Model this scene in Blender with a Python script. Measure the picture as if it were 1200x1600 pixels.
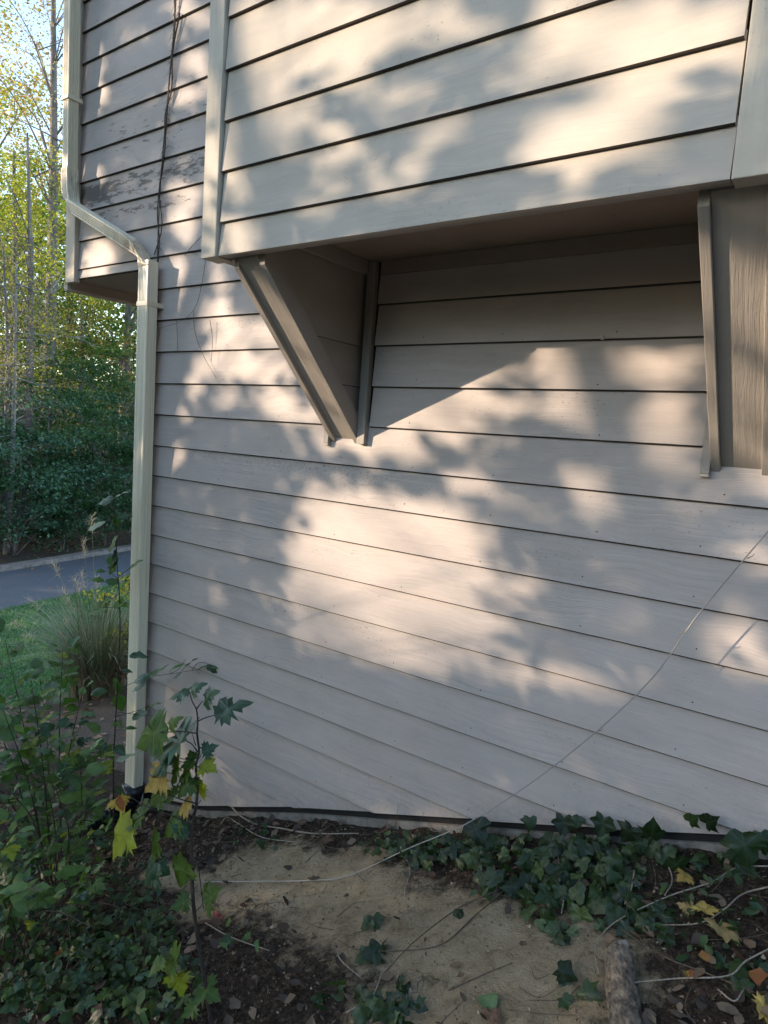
import bpy, math, random
import numpy as np
from mathutils import Vector, Matrix, noise as mnoise

random.seed(11)
rng = np.random.default_rng(11)
for o in list(bpy.data.objects):
    bpy.data.objects.remove(o)
SC = bpy.context.scene
COL = SC.collection

# ------------------------------------------------------------------ camera
FPX = 1030.7                       # focal length in pixels of the 1200 x 1600 photograph
CAM = np.array([0.0, -2.438, 1.55])
R = np.array([0.812, 0.580, 0.069]); U = np.array([-0.121, 0.051, 0.991]); F = np.array([-0.571, 0.813, -0.112])
F /= np.linalg.norm(F); R -= F * (R @ F); R /= np.linalg.norm(R); U = np.cross(R, F)
cam = bpy.data.objects.new('camera', bpy.data.cameras.new('camera'))
COL.objects.link(cam)
cam.matrix_world = Matrix(((R[0], U[0], -F[0], CAM[0]), (R[1], U[1], -F[1], CAM[1]), (R[2], U[2], -F[2], CAM[2]), (0, 0, 0, 1)))
cam.data.sensor_fit = 'VERTICAL'; cam.data.sensor_height = 36; cam.data.lens = FPX / 1600 * 36
cam.data.clip_start = 0.05; cam.data.clip_end = 2000
SC.camera = cam

# ------------------------------------------------------------------ light
SUN = np.array([0.768, 0.600, -0.221]); SUN /= np.linalg.norm(SUN)      # travel direction of the light
EXPOSURE = 2.08
world = bpy.data.worlds.new('World'); SC.world = world; world.use_nodes = True
nt = world.node_tree
sky = nt.nodes.new('ShaderNodeTexSky'); sky.sky_type = 'NISHITA'; sky.sun_disc = False
sky.sun_elevation = math.radians(12.8); sky.sun_rotation = math.radians(232.0)
sky.air_density = 1.0; sky.dust_density = 0.8; sky.ozone_density = 1.0
nt.links.new(sky.outputs[0], nt.nodes['Background'].inputs[0])
nt.nodes['Background'].inputs[1].default_value = 0.15
sl = bpy.data.lights.new('sun', 'SUN'); sl.energy = 2.1; sl.angle = math.radians(0.55); sl.color = (1.0, 0.80, 0.60)
so = bpy.data.objects.new('sun', sl); COL.objects.link(so)
so.rotation_euler = Vector(SUN).to_track_quat('-Z', 'Y').to_euler(); so.location = (-8, -8, 8)
vs = SC.view_settings
vs.view_transform = 'Standard'; vs.look = 'None'; vs.gamma = 1.0; vs.exposure = EXPOSURE; vs.use_curve_mapping = False
SC.render.engine = 'CYCLES'
SC.cycles.max_bounces = 8; SC.cycles.transparent_max_bounces = 8

# ------------------------------------------------------------------ geometry helpers
def ray(px, py):
    d = F + R * ((px - 600) / FPX) - U * ((py - 800) / FPX)
    return d
def on_y(px, py, Y=0.0):
    d = ray(px, py); return CAM + d * ((Y - CAM[1]) / d[1])
def on_x(px, py, X):
    d = ray(px, py); return CAM + d * ((X - CAM[0]) / d[0])
def at_dist(px, py, dist):
    d = ray(px, py); return CAM + d * (dist / math.hypot(d[0], d[1]))

GX = [-300, -120, -60, -40, -25, -19.5, -17.2, -13.9, -10, -7, -5, -3.42, -2.9, -2.06, -1.29, -.7, -.19, .6, 5, 30, 300]
GZ = [14, 9, 5.5, 2.8, -1.2, -2.25, -2.42, -2.42, -2.02, -1.62, -1.22, -.87, -.74, -.41, -.14, .06, .24, .5, 1.2, 3, 8]
def sst(a, b, x):
    t = np.clip((x - a) / (b - a), 0, 1); return t * t * (3 - 2 * t)
def ground(X, Y):
    X = np.asarray(X, float); Y = np.asarray(Y, float)
    sh = .2 * (np.clip(Y, -40, 60) - 5) * (1 - sst(-11, -5, X))
    z = np.interp(X + sh, GX, GZ)
    return z + .10 * np.clip(Y, -6, 0) * sst(-9, -4, X)
from bisect import bisect_right
def _ss(a, b, x):
    t = min(max((x - a) / (b - a), 0.0), 1.0); return t * t * (3 - 2 * t)
def ground1(X, Y):                                   # the same surface for one point, fast
    x = X + .2 * (min(max(Y, -40), 60) - 5) * (1 - _ss(-11, -5, X)); k = min(max(bisect_right(GX, x) - 1, 0), len(GX) - 2)
    t = min(max((x - GX[k]) / (GX[k + 1] - GX[k]), 0), 1)
    return GZ[k] + t * (GZ[k + 1] - GZ[k]) + .10 * min(max(Y, -6), 0) * _ss(-9, -4, X)
def hit(px, py):
    dx, dy, dz = (float(c_) for c_ in ray(px, py)); cx_, cy_, cz_ = (float(c_) for c_ in CAM); t = .3; st = .08
    while t < 200:
        if cz_ + dz * t < ground1(cx_ + dx * t, cy_ + dy * t):
            a, b = t - st, t
            for _ in range(12):
                m_ = (a + b) / 2
                if cz_ + dz * m_ < ground1(cx_ + dx * m_, cy_ + dy * m_): b = m_
                else: a = m_
            t = b; break
        t += st
        if t > 8: st = .25
    x, y = cx_ + dx * t, cy_ + dy * t
    return np.array([x, y, ground1(x, y)])

class MB:
    def __init__(s): s.v = []; s.f = []
    def add(s, vs, fs):
        n = len(s.v); s.v += [tuple(map(float, v)) for v in vs]; s.f += [tuple(i + n for i in f) for f in fs]
    def box(s, x0, x1, y0, y1, z0, z1):
        s.add([(x0, y0, z0), (x1, y0, z0), (x1, y1, z0), (x0, y1, z0), (x0, y0, z1), (x1, y0, z1), (x1, y1, z1), (x0, y1, z1)],
              [(0, 3, 2, 1), (4, 5, 6, 7), (0, 1, 5, 4), (1, 2, 6, 5), (2, 3, 7, 6), (3, 0, 4, 7)])
    def prism_x(s, pts, x0, x1):                      # polygon in (y,z) pushed along x
        n = len(pts)
        s.add([(x0, y, z) for y, z in pts] + [(x1, y, z) for y, z in pts],
              [tuple(range(n))[::-1], tuple(range(n, 2 * n))] + [(i, (i + 1) % n, n + (i + 1) % n, n + i) for i in range(n)])
    def tube(s, path, radii, n=6, cap=True):
        path = [np.array(p, float) for p in path]
        if not hasattr(radii, '__len__'): radii = [radii] * len(path)
        ref = np.array([.31, .17, .93]); vs = []; fs = []
        for i, p in enumerate(path):
            t = path[min(i + 1, len(path) - 1)] - path[max(i - 1, 0)]; t /= np.linalg.norm(t) + 1e-9
            a = np.cross(t, ref); 
            if np.linalg.norm(a) < .05: a = np.cross(t, [1, 0, 0])
            a /= np.linalg.norm(a); b = np.cross(t, a)
            for k in range(n):
                an = 2 * math.pi * k / n; vs.append(p + radii[i] * (math.cos(an) * a + math.sin(an) * b))
        for i in range(len(path) - 1):
            for k in range(n):
                fs.append((i * n + k, i * n + (k + 1) % n, (i + 1) * n + (k + 1) % n, (i + 1) * n + k))
        if cap: fs += [tuple(range(n))[::-1], tuple(range((len(path) - 1) * n, len(path) * n))]
        s.add(vs, fs)
    def build(s, name, mat, parent=None, smooth=False, bevel=0, kind=None, label=None):
        off = np.array(parent_world(parent)) if parent is not None else np.zeros(3)
        me = bpy.data.meshes.new(name); me.from_pydata([tuple(np.array(v) - off) for v in s.v], [], s.f); me.update()
        if mat: me.materials.append(mat)
        if smooth: me.polygons.foreach_set('use_smooth', [True] * len(me.polygons))
        o = bpy.data.objects.new(name, me); COL.objects.link(o)
        if parent is not None: o.parent = parent
        if bevel:
            m = o.modifiers.new('bevel', 'BEVEL'); m.width = bevel; m.segments = 2; m.limit_method = 'ANGLE'
        if kind: o['kind'] = kind
        if label: o['label'] = label
        return o
def parent_world(o):
    p = np.zeros(3)
    while o is not None: p = p + np.array(o.location); o = o.parent
    return p
def thing(name, label, cat, loc=(0, 0, 0), group=None, parent=None):
    o = bpy.data.objects.new(name, None); o.empty_display_size = .1; COL.objects.link(o)
    o.location = Vector([float(c) for c in loc])
    if parent is not None: o.parent = parent
    if label: o['label'] = label
    if cat: o['category'] = cat
    if group: o['group'] = group
    return o
def spline(pts, n=8):
    P = [np.array(p, float) for p in pts]; P = [2 * P[0] - P[1]] + P + [2 * P[-1] - P[-2]]; out = []
    for i in range(1, len(P) - 2):
        for k in range(n):
            t = k / n
            out.append(.5 * ((2 * P[i]) + (-P[i - 1] + P[i + 1]) * t + (2 * P[i - 1] - 5 * P[i] + 4 * P[i + 1] - P[i + 2]) * t * t + (-P[i - 1] + 3 * P[i] - 3 * P[i + 1] + P[i + 2]) * t ** 3))
    out.append(P[-2]); return out

# ------------------------------------------------------------------ materials
class NM:
    def __init__(s, name):
        s.m = bpy.data.materials.new(name); s.m.use_nodes = True; s.t = s.m.node_tree
        s.b = s.t.nodes['Principled BSDF']; s.out = s.t.nodes['Material Output']
    def n(s, kind, ins=None, **kw):
        d = s.t.nodes.new(kind)
        for k, v in kw.items(): setattr(d, k, v)
        for k, v in (ins or {}).items(): s.set(d.inputs[k], v)
        return d
    def set(s, sock, v):
        if isinstance(v, bpy.types.NodeSocket): s.t.links.new(v, sock)
        elif isinstance(v, bpy.types.Node): s.t.links.new(v.outputs[0], sock)
        else: sock.default_value = v
    def math(s, op, a, b=0.0, c=None):
        d = s.n('ShaderNodeMath', {0: a, 1: b}, operation=op)
        if c is not None: s.set(d.inputs[2], c)
        return d.outputs[0]
    def noise(s, vec, scale, detail=4, rough=.55, dist=0.0):
        return s.n('ShaderNodeTexNoise', {'Vector': vec, 'Scale': scale, 'Detail': detail, 'Roughness': rough, 'Distortion': dist}).outputs[0]
    def pos(s): return s.n('ShaderNodeNewGeometry').outputs['Position']
    def map(s, vec, scale=(1, 1, 1), rot=(0, 0, 0)):
        return s.n('ShaderNodeMapping', {'Vector': vec, 'Scale': scale, 'Rotation': rot}).outputs[0]
    def ramp(s, fac, stops, interp='LINEAR'):
        d = s.n('ShaderNodeValToRGB', {0: fac}); r = d.color_ramp; r.interpolation = interp
        while len(r.elements) < len(stops): r.elements.new(.5)
        for e, (p, c) in zip(r.elements, stops):
            e.position = p; e.color = (*c, 1) if hasattr(c, '__len__') else (c, c, c, 1)
        return d.outputs[0]
    def mix(s, fac, a, b, mode='MIX'):
        d = s.n('ShaderNodeMix', data_type='RGBA', blend_type=mode)
        s.set(d.inputs[0], fac)
        for i, v in ((6, a), (7, b)):
            if isinstance(v, (tuple, list)): v = (*v[:3], 1)
            s.set(d.inputs[i], v)
        return d.outputs[2]
    def bump(s, h, strength=.5, dist=.002, normal=None):
        ins = {'Height': h, 'Strength': strength, 'Distance': dist}
        if normal is not None: ins['Normal'] = normal
        return s.n('ShaderNodeBump', ins).outputs[0]
    def done(s, color=None, rough=None, normal=None, spec=None):
        if color is not None: s.set(s.b.inputs['Base Color'], (*color, 1) if isinstance(color, tuple) else color)
        if rough is not None: s.set(s.b.inputs['Roughness'], rough)
        if normal is not None: s.set(s.b.inputs['Normal'], normal)
        if spec is not None: s.b.inputs['Specular IOR Level'].default_value = spec
        return s.m

def paint(name, base, grain='h', stain=False, bump=.6):
    k = NM(name); p = k.pos()
    rnd = k.n('ShaderNodeObjectInfo').outputs['Random']
    off = k.n('ShaderNodeCombineXYZ', {0: k.math('MULTIPLY', rnd, 37.0), 2: k.math('MULTIPLY', rnd, 11.0)}).outputs[0]
    p2 = k.n('ShaderNodeVectorMath', {0: p, 1: off}, operation='ADD').outputs[0]
    sc = (1.6, 5, 60) if grain == 'h' else (70, 2.2, 2.2)
    sc2 = (6, 20, 230) if grain == 'h' else (330, 14, 14)
    warp = k.n('ShaderNodeTexNoise', {'Vector': p2, 'Scale': 2.6, 'Detail': 2.0}).outputs[1]
    pw = k.n('ShaderNodeVectorMath', {0: p2, 1: k.n('ShaderNodeVectorMath', {0: warp, 'Scale': .10 if grain == 'h' else .05}, operation='SCALE').outputs[0]}, operation='ADD').outputs[0]
    g1 = k.noise(k.map(pw, sc), 1.0, 3, .6); g2 = k.noise(k.map(pw, sc2), 1.0, 2, .5)
    patch = k.noise(p2, 1.7, 3); lump = k.noise(p2, 34, 4, .6)
    amp = k.ramp(patch, [(.36, .25), (.62, 1.0)])
    h = k.math('ADD', k.math('MULTIPLY', k.math('ADD', g1, k.math('MULTIPLY', g2, .5)), amp), k.math('MULTIPLY', lump, .35))
    blotch = k.ramp(k.noise(k.map(p2, (1, 1, 2.2)), 2.4, 7, .68), [(.28, .84), (.7, 1.06)])
    streak = k.ramp(g1, [(.30, .93), (.6, 1.02)])
    c = k.mix(1.0, (*base, 1), blotch, 'MULTIPLY'); c = k.mix(amp, c, k.mix(1.0, c, streak, 'MULTIPLY'))
    spk = k.ramp(k.noise(k.map(p2, (1, 1, 1.6)), 75, 2, .4), [(.66, 0.0), (.72, 1.0)])
    spkm = k.ramp(k.noise(p2, 1.4, 4, .7), [(.50, .05), (.66, 1.0)])
    c = k.mix(k.math('MULTIPLY', k.math('MULTIPLY', spk, spkm), .55), c, (.12, .105, .095))
    tint = k.ramp(rnd, [(0, .955), (1, 1.03)]); c = k.mix(1.0, c, tint, 'MULTIPLY')
    if stain:
        sx = k.n('ShaderNodeSeparateXYZ', {0: p}); X = sx.outputs[0]; Z = sx.outputs[2]
        def band(v, a, b, c_, d):
            return k.math('MULTIPLY', k.n('ShaderNodeMapRange', {0: v, 1: a, 2: b}).outputs[0], k.n('ShaderNodeMapRange', {0: v, 1: d, 2: c_}).outputs[0])
        zone = k.math('MULTIPLY', band(Z, 2.84, 2.93, 2.985, 3.03), band(X, -4.6, -4.3, -2.75, -2.35))
        zone2 = k.math('MULTIPLY', k.math('MULTIPLY', band(Z, 2.74, 2.78, 2.81, 2.86), band(X, -4.2, -4.0, -3.2, -3.1)), .8)
        zone3 = k.math('MULTIPLY', k.math('MULTIPLY', band(Z, 2.84, 2.88, 2.98, 3.03), band(X, -4.6, -4.4, -4.05, -3.8)), .75)
        zone4 = k.math('MULTIPLY', k.math('MULTIPLY', band(Z, 3.03, 3.2, 3.25, 3.6), band(X, -4.3, -4.0, -2.4, -2.2)), .45)
        zz = k.math('ADD', k.math('ADD', zone, zone2), k.math('ADD', zone3, zone4))
        fn = k.noise(k.map(p, (6, 6, 24)), 1.6, 8, .72)
        th = k.math('ADD', fn, k.math('MULTIPLY', zz, .17))
        f = k.n('ShaderNodeMapRange', {0: th, 1: .64, 2: .71}).outputs[0]
        f = k.math('MULTIPLY', f, k.math('MINIMUM', k.math('MULTIPLY', zz, 3), 1.0))
        c = k.mix(k.math('MULTIPLY', f, .85), c, (.07, .062, .058))
        c = k.mix(k.math('MULTIPLY', k.math('MINIMUM', zz, 1.0), .22), c, (.16, .15, .145))
        hs = k.math('SUBTRACT', Z, k.math('ADD', k.math('MULTIPLY', X, .34), .36))
        spl = k.math('MULTIPLY', k.n('ShaderNodeMapRange', {0: k.math('ADD', hs, k.math('MULTIPLY', k.noise(p, 9, 5, .7), -.16)), 1: .05, 2: -.06}).outputs[0], k.ramp(k.noise(p, 55, 5, .7), [(.40, .15), (.62, 1.0)]))
        c = k.mix(k.math('MULTIPLY', spl, .22), c, (.17, .13, .09))
        # mildew specks under two lower courses
        mz = k.math('ADD', k.math('MULTIPLY', band(Z, 1.28, 1.34, 1.40, 1.415), band(X, -3.2, -2.9, -1.9, -1.5)), k.math('MULTIPLY', band(Z, 2.03, 2.07, 2.10, 2.13), band(X, -3.1, -2.9, -2.6, -2.4)))
        ms = k.n('ShaderNodeMapRange', {0: k.noise(p, 105, 3, .6), 1: .54, 2: .62}).outputs[0]
        c = k.mix(k.math('MULTIPLY', k.math('MULTIPLY', mz, ms), .35), c, (.09, .08, .08))
    return k.done(c, .62, k.bump(h, bump, .0022), .35)

BASE = (.505, .443, .408)
M_SID = paint('siding_paint', BASE, 'h', True, bump=.85)
M_BAY = paint('bay_paint', (.51, .45, .38), 'h')
M_TRIM = paint('trim_paint', (.57, .505, .41), 'v', bump=.9)
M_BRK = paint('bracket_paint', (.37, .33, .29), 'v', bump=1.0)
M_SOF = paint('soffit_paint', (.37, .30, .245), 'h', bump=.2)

M_LAPSHADE = NM('painted_lap_shade').done((.045, .036, .030), .9)  # near-black butt edges: the lap shadow is put into the colour
k = NM('dark_sheathing'); M_DARK = k.done((.02, .018, .017), .9)
k = NM('foundation_concrete'); p = k.pos()
M_FND = k.done(k.ramp(k.noise(p, 14, 6, .65), [(.3, (.10, .09, .078)), (.55, (.24, .215, .185)), (.75, (.33, .30, .26))]), .9, k.bump(k.noise(p, 40, 5), .6, .01))
k = NM('downspout_enamel'); p = k.pos()
grime = k.noise(k.map(p, (60, 60, .8)), 1, 3, .5); rust = k.noise(k.map(p, (18, 18, 5)), 1, 5, .65)
sz = k.n('ShaderNodeSeparateXYZ', {0: p}).outputs[2]
rz = k.math('ADD', k.n('ShaderNodeMapRange', {0: k.math('ABSOLUTE', k.math('SUBTRACT', sz, 2.52)), 1: .16, 2: .0}).outputs[0],
            k.n('ShaderNodeMapRange', {0: k.math('ABSOLUTE', k.math('SUBTRACT', sz, 3.02)), 1: .14, 2: .0}).outputs[0])
c = k.mix(k.ramp(grime, [(.45, 0.0), (.75, .45)]), (.80, .71, .53), (.50, .40, .25))
c = k.mix(k.math('MULTIPLY', k.ramp(rust, [(.42, 0.0), (.62, 1.0)]), k.math('ADD', k.math('MULTIPLY', rz, .75), .06)), c, (.23, .13, .06))
M_DS = k.done(c, .38, k.bump(k.noise(p, 60, 3), .15, .002), .5)

def leafmat(name, cols, rough=.5, trans=.35, isl=True, vein=None, spots=None, spec=.4):
    k = NM(name)
    rnd = k.n('ShaderNodeNewGeometry').outputs['Random Per Island'] if isl else k.n('ShaderNodeObjectInfo').outputs['Random']
    p = k.pos(); n = len(cols)
    c = k.ramp(rnd, [(i / max(n - 1, 1), cc) for i, cc in enumerate(cols)])
    if not isl:
        oc = k.n('ShaderNodeTexCoord').outputs['Object']
        c = k.mix(1.0, c, k.ramp(k.noise(oc, 3.0, 4, .6), [(.3, .72), (.7, 1.22)]), 'MULTIPLY')
        if spots:
            c = k.mix(k.ramp(k.noise(oc, 5.0, 5, .7), [(.56, 0.0), (.64, .85)]), c, spots)
    if vein:
        at = k.n('ShaderNodeAttribute', attribute_name='vein').outputs['Fac']
        c = k.mix(k.ramp(at, [(.80, 0.0), (.97, .8)]), c, vein)
    k.set(k.b.inputs['Base Color'], c); k.b.inputs['Roughness'].default_value = rough; k.b.inputs['Specular IOR Level'].default_value = spec
    if trans:
        tr = k.n('ShaderNodeBsdfTranslucent', {0: k.mix(1.0, c, (1.35, 1.45, .75), 'MULTIPLY')})
        mx = k.n('ShaderNodeMixShader', {0: trans, 1: k.b.outputs[0], 2: tr.outputs[0]}); k.t.links.new(mx.outputs[0], k.out.inputs[0])
    return k.m
def bark(name, a, b, sc=(40, 40, 6)):
    k = NM(name); p = k.pos(); nn = k.noise(k.map(p, sc), 1, 6, .65)
    return k.done(k.ramp(nn, [(.35, a), (.65, b)]), .85, k.bump(nn, .8, .01))
M_BARK = bark('grey_bark', (.09, .078, .075), (.24, .21, .20), (9, 9, 2))
M_BARK2 = bark('pale_bark', (.13, .125, .12), (.33, .32, .31), (9, 9, 3))
M_STEM = bark('dark_stem', (.018, .013, .011), (.06, .042, .03), (120, 120, 30))
M_STEMB = bark('brown_stem', (.06, .04, .025), (.15, .11, .07), (120, 120, 30))
M_VINE = bark('pale_vine_stem', (.19, .15, .11), (.42, .36, .29), (150, 150, 40))
M_DVINE = bark('dead_vine_stem', (.03, .024, .02), (.10, .08, .065), (120, 120, 30))
M_LOG = bark('log_bark', (.035, .025, .018), (.24, .18, .125), (38, 38, 38))

# ------------------------------------------------------------------ terrain
def grid_mesh(name, xs, ys, zf, mats, holefn=None):
    XX, YY = np.meshgrid(xs, ys); Z = zf(XX, YY)
    v = np.stack([XX, YY, Z], -1).reshape(-1, 3); nx, ny = len(xs), len(ys)
    i = (np.arange(ny - 1)[:, None] * nx + np.arange(nx - 1)[None, :]).reshape(-1)
    f = np.stack([i, i + 1, i + nx + 1, i + nx], 1)
    me = bpy.data.meshes.new(name); me.vertices.add(len(v)); me.vertices.foreach_set('co', v.ravel())
    me.loops.add(f.size); me.loops.foreach_set('vertex_index', f.ravel().astype(np.int32))
    me.polygons.add(len(f)); me.polygons.foreach_set('loop_start', np.arange(0, f.size, 4, dtype=np.int32))
    me.polygons.foreach_set('loop_total', np.full(len(f), 4, np.int32)); me.polygons.foreach_set('use_smooth', np.ones(len(f), bool))
    me.update(calc_edges=True); me.validate()
    for m in mats: me.materials.append(m)
    o = bpy.data.objects.new(name, me); COL.objects.link(o); return o, v

k = NM('lawn_soil'); p = k.pos()
sep = k.n('ShaderNodeSeparateXYZ', {0: p}); n1 = k.noise(p, 1.2, 5); n2 = k.noise(p, 25, 4)
grass = k.ramp(n2, [(.3, (.022, .060, .028)), (.7, (.055, .125, .05))])
litter = k.ramp(k.noise(p, 60, 6, .75), [(.34, (.014, .011, .009)), (.52, (.055, .042, .032)), (.66, (.13, .10, .075)), (.78, (.26, .21, .17))])
xs_ = k.math('ADD', k.math('ADD', sep.outputs[0], k.math('MULTIPLY', k.math('SUBTRACT', sep.outputs[1], 5.0), .2)), k.math('MULTIPLY', k.math('SUBTRACT', n1, .5), 2.5))
fl = k.math('MAXIMUM', k.n('ShaderNodeMapRange', {0: xs_, 1: -17.2, 2: -17.6}).outputs[0], k.n('ShaderNodeMapRange', {0: xs_, 1: -8.2, 2: -7.4}).outputs[0])
M_GRD = k.done(k.mix(fl, grass, litter), .95, k.bump(k.noise(p, 30, 5), .7, .03))
GRD = ground
xs = np.unique(np.concatenate([np.arange(-300, -24, 6), np.arange(-24, 3, .25), np.arange(3, 40, 3), np.arange(40, 301, 10)]))
ys = np.unique(np.concatenate([np.arange(-300, -30, 8), np.arange(-30, -6, 1), np.arange(-6, 14, .25), np.arange(14, 50, 1), np.arange(50, 301, 8)]))
def zcoarse(X, Y):
    z = ground(X, Y) - .12 * sst(-5.6, -5.0, X) * (1 - sst(1.5, 2.2, X)) * sst(-4.4, -3.8, Y) * (1 - sst(.0, .6, Y))
    s = X + .2 * (np.clip(Y, -40, 60) - 5)
    return z - .08 * sst(-17.6, -17.3, s) * (1 - sst(-14.0, -13.7, s))
o, _ = grid_mesh('ground', xs, ys, zcoarse, [M_GRD]); o['kind'] = 'structure'

def fbm(x, y, s, oct=4): return mnoise.fractal(Vector((x * s, y * s, 3.3)), .9, 2.0, oct)
def near_detail(X, Y):
    out = np.empty(X.shape)
    it = np.nditer(X, flags=['multi_index'])
    for _ in it:
        i = it.multi_index; x, y = X[i], Y[i]
        out[i] = .030 * fbm(x, y, 2.2) + .016 * fbm(x + 9, y, 9) + .008 * fbm(x, y + 5, 30, 3)
    return out
def znear(X, Y):
    e = sst(-5.0, -4.6, X) * (1 - sst(1.2, 1.5, X)) * sst(-3.8, -3.4, Y)
    return ground(X, Y) + near_detail(X, Y) * e - .04 * (1 - e)
k = NM('clay_soil'); p = k.pos()
tan = k.ramp(k.noise(p, 9, 7, .7), [(.26, (.13, .095, .055)), (.45, (.35, .27, .17)), (.75, (.50, .405, .275))])
org = k.ramp(k.noise(p, 60, 6, .75), [(.34, (.012, .009, .007)), (.52, (.05, .036, .026)), (.66, (.12, .088, .062)), (.78, (.25, .19, .14))])
at = k.n('ShaderNodeAttribute', attribute_name='clay').outputs['Fac']
fm = k.n('ShaderNodeMapRange', {0: k.math('ADD', at, k.math('MULTIPLY', k.math('SUBTRACT', k.noise(p, 11, 8, .78), .5), 2.4)), 1: .28, 2: .74}).outputs[0]
hb = k.math('ADD', k.noise(p, 22, 8, .75), k.math('MULTIPLY', k.noise(p, 120, 4, .7), .35))
vor = k.n('ShaderNodeTexVoronoi', {'Vector': k.n('ShaderNodeVectorMath', {0: p, 1: k.n('ShaderNodeVectorMath', {0: k.n('ShaderNodeTexNoise', {'Vector': p, 'Scale': 12.0, 'Detail': 4.0}).outputs[1], 'Scale': .05}, operation='SCALE').outputs[0]}, operation='ADD').outputs[0], 'Scale': 16.0}, feature='DISTANCE_TO_EDGE').outputs[0]
crk = k.math('MULTIPLY', k.ramp(vor, [(.0, 1.0), (.03, 0.0)]), k.ramp(k.noise(p, 6, 3), [(.52, 0.0), (.66, 1.0)]))
tan = k.mix(k.math('MULTIPLY', crk, .5), tan, (.07, .05, .03))
bits = k.ramp(k.noise(p, 40, 7, .85), [(.54, 0.0), (.64, 1.0)]); tan = k.mix(k.math('MULTIPLY', bits, .5), tan, (.09, .062, .038))
hb = k.math('SUBTRACT', hb, k.math('MULTIPLY', crk, .5))
M_CLAY = k.done(k.mix(fm, org, tan), .95, k.bump(hb, 1.0, .035), .15)
nxs = np.arange(-5.2, 1.7, .028); nys = np.arange(-4.0, .34, .028)
o, soil_v = grid_mesh('bare_soil', nxs, nys, znear, [M_CLAY]); o['kind'] = 'structure'
segs = [(hit(400, 1350), hit(640, 1450), .27), (hit(640, 1450), hit(870, 1510), .27), (hit(330, 1400), hit(560, 1350), .17), (hit(240, 1370), hit(340, 1375), .09), (hit(600, 1560), hit(850, 1590), .12)]
clay = np.zeros(len(soil_v))
for a, b, r in segs:
    ab = (b - a)[:2]; t = np.clip(((soil_v[:, :2] - a[:2]) @ ab) / (ab @ ab), 0, 1); dd = np.linalg.norm(soil_v[:, :2] - (a[:2] + t[:, None] * ab), axis=1)
    clay = np.maximum(clay, 1 - np.clip(dd / r - .35, 0, 1))
A = o.data.attributes.new('clay', 'FLOAT', 'POINT'); A.data.foreach_set('value', clay.astype(np.float32))
ZN = {}
def gz(x, y):
    if -5.0 < x < 1.5 and -3.8 < y < .27:
        i = (y - nys[0]) / .028; j = (x - nxs[0]) / .028; i0, j0 = int(i), int(j); n = len(nxs); fi, fj = i - i0, j - j0
        g = lambda a, b: soil_v[a * n + b, 2]
        return (g(i0, j0) * (1 - fj) + g(i0, j0 + 1) * fj) * (1 - fi) + (g(i0 + 1, j0) * (1 - fj) + g(i0 + 1, j0 + 1) * fj) * fi
    return float(ground(x, y))

# road and kerb follow the same curve
def strip(name, s0, s1, dz, mat, kind='structure', thick=None):
    m = MB(); Y = np.arange(-40, 61, 1.0)
    for i in range(len(Y) - 1):
        q = []
        for yy in (Y[i], Y[i + 1]):
            sh = .2 * (yy - 5)
            q.append([(s0 - sh, yy), (s1 - sh, yy)])
        a, b = q
        if thick is None:
            m.add([(a[0][0], a[0][1], dz), (a[1][0], a[1][1], dz), (b[1][0], b[1][1], dz), (b[0][0], b[0][1], dz)], [(0, 1, 2, 3)])
        else:
            g = .006
            a = [(x, y + g) for x, y in a]; b = [(x, y - g) for x, y in b]
            vs = [(x, y, z) for z in (dz - thick, dz) for (x, y) in (a[0], a[1], b[1], b[0])]
            m.add(vs, [(0, 3, 2, 1), (4, 5, 6, 7), (0, 1, 5, 4), (1, 2, 6, 5), (2, 3, 7, 6), (3, 0, 4, 7)])
    return m.build(name, mat, kind=kind, bevel=0)
k = NM('asphalt'); p = k.pos()
M_ROAD = k.done(k.ramp(k.noise(p, 60, 5, .7), [(.3, (.075, .082, .098)), (.7, (.13, .14, .16))]), .8, k.bump(k.noise(p, 200, 3), .5, .004))
k = NM('kerb_concrete'); p = k.pos(); M_KERB = k.done(k.ramp(k.noise(p, 8, 6, .7), [(.3, (.16, .14, .13)), (.7, (.34, .30, .28))]), .9)
strip('road', -16.95, -13.9, -2.45, M_ROAD)
strip('kerb', -17.25, -16.95, -2.33, M_KERB, thick=.25)

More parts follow.
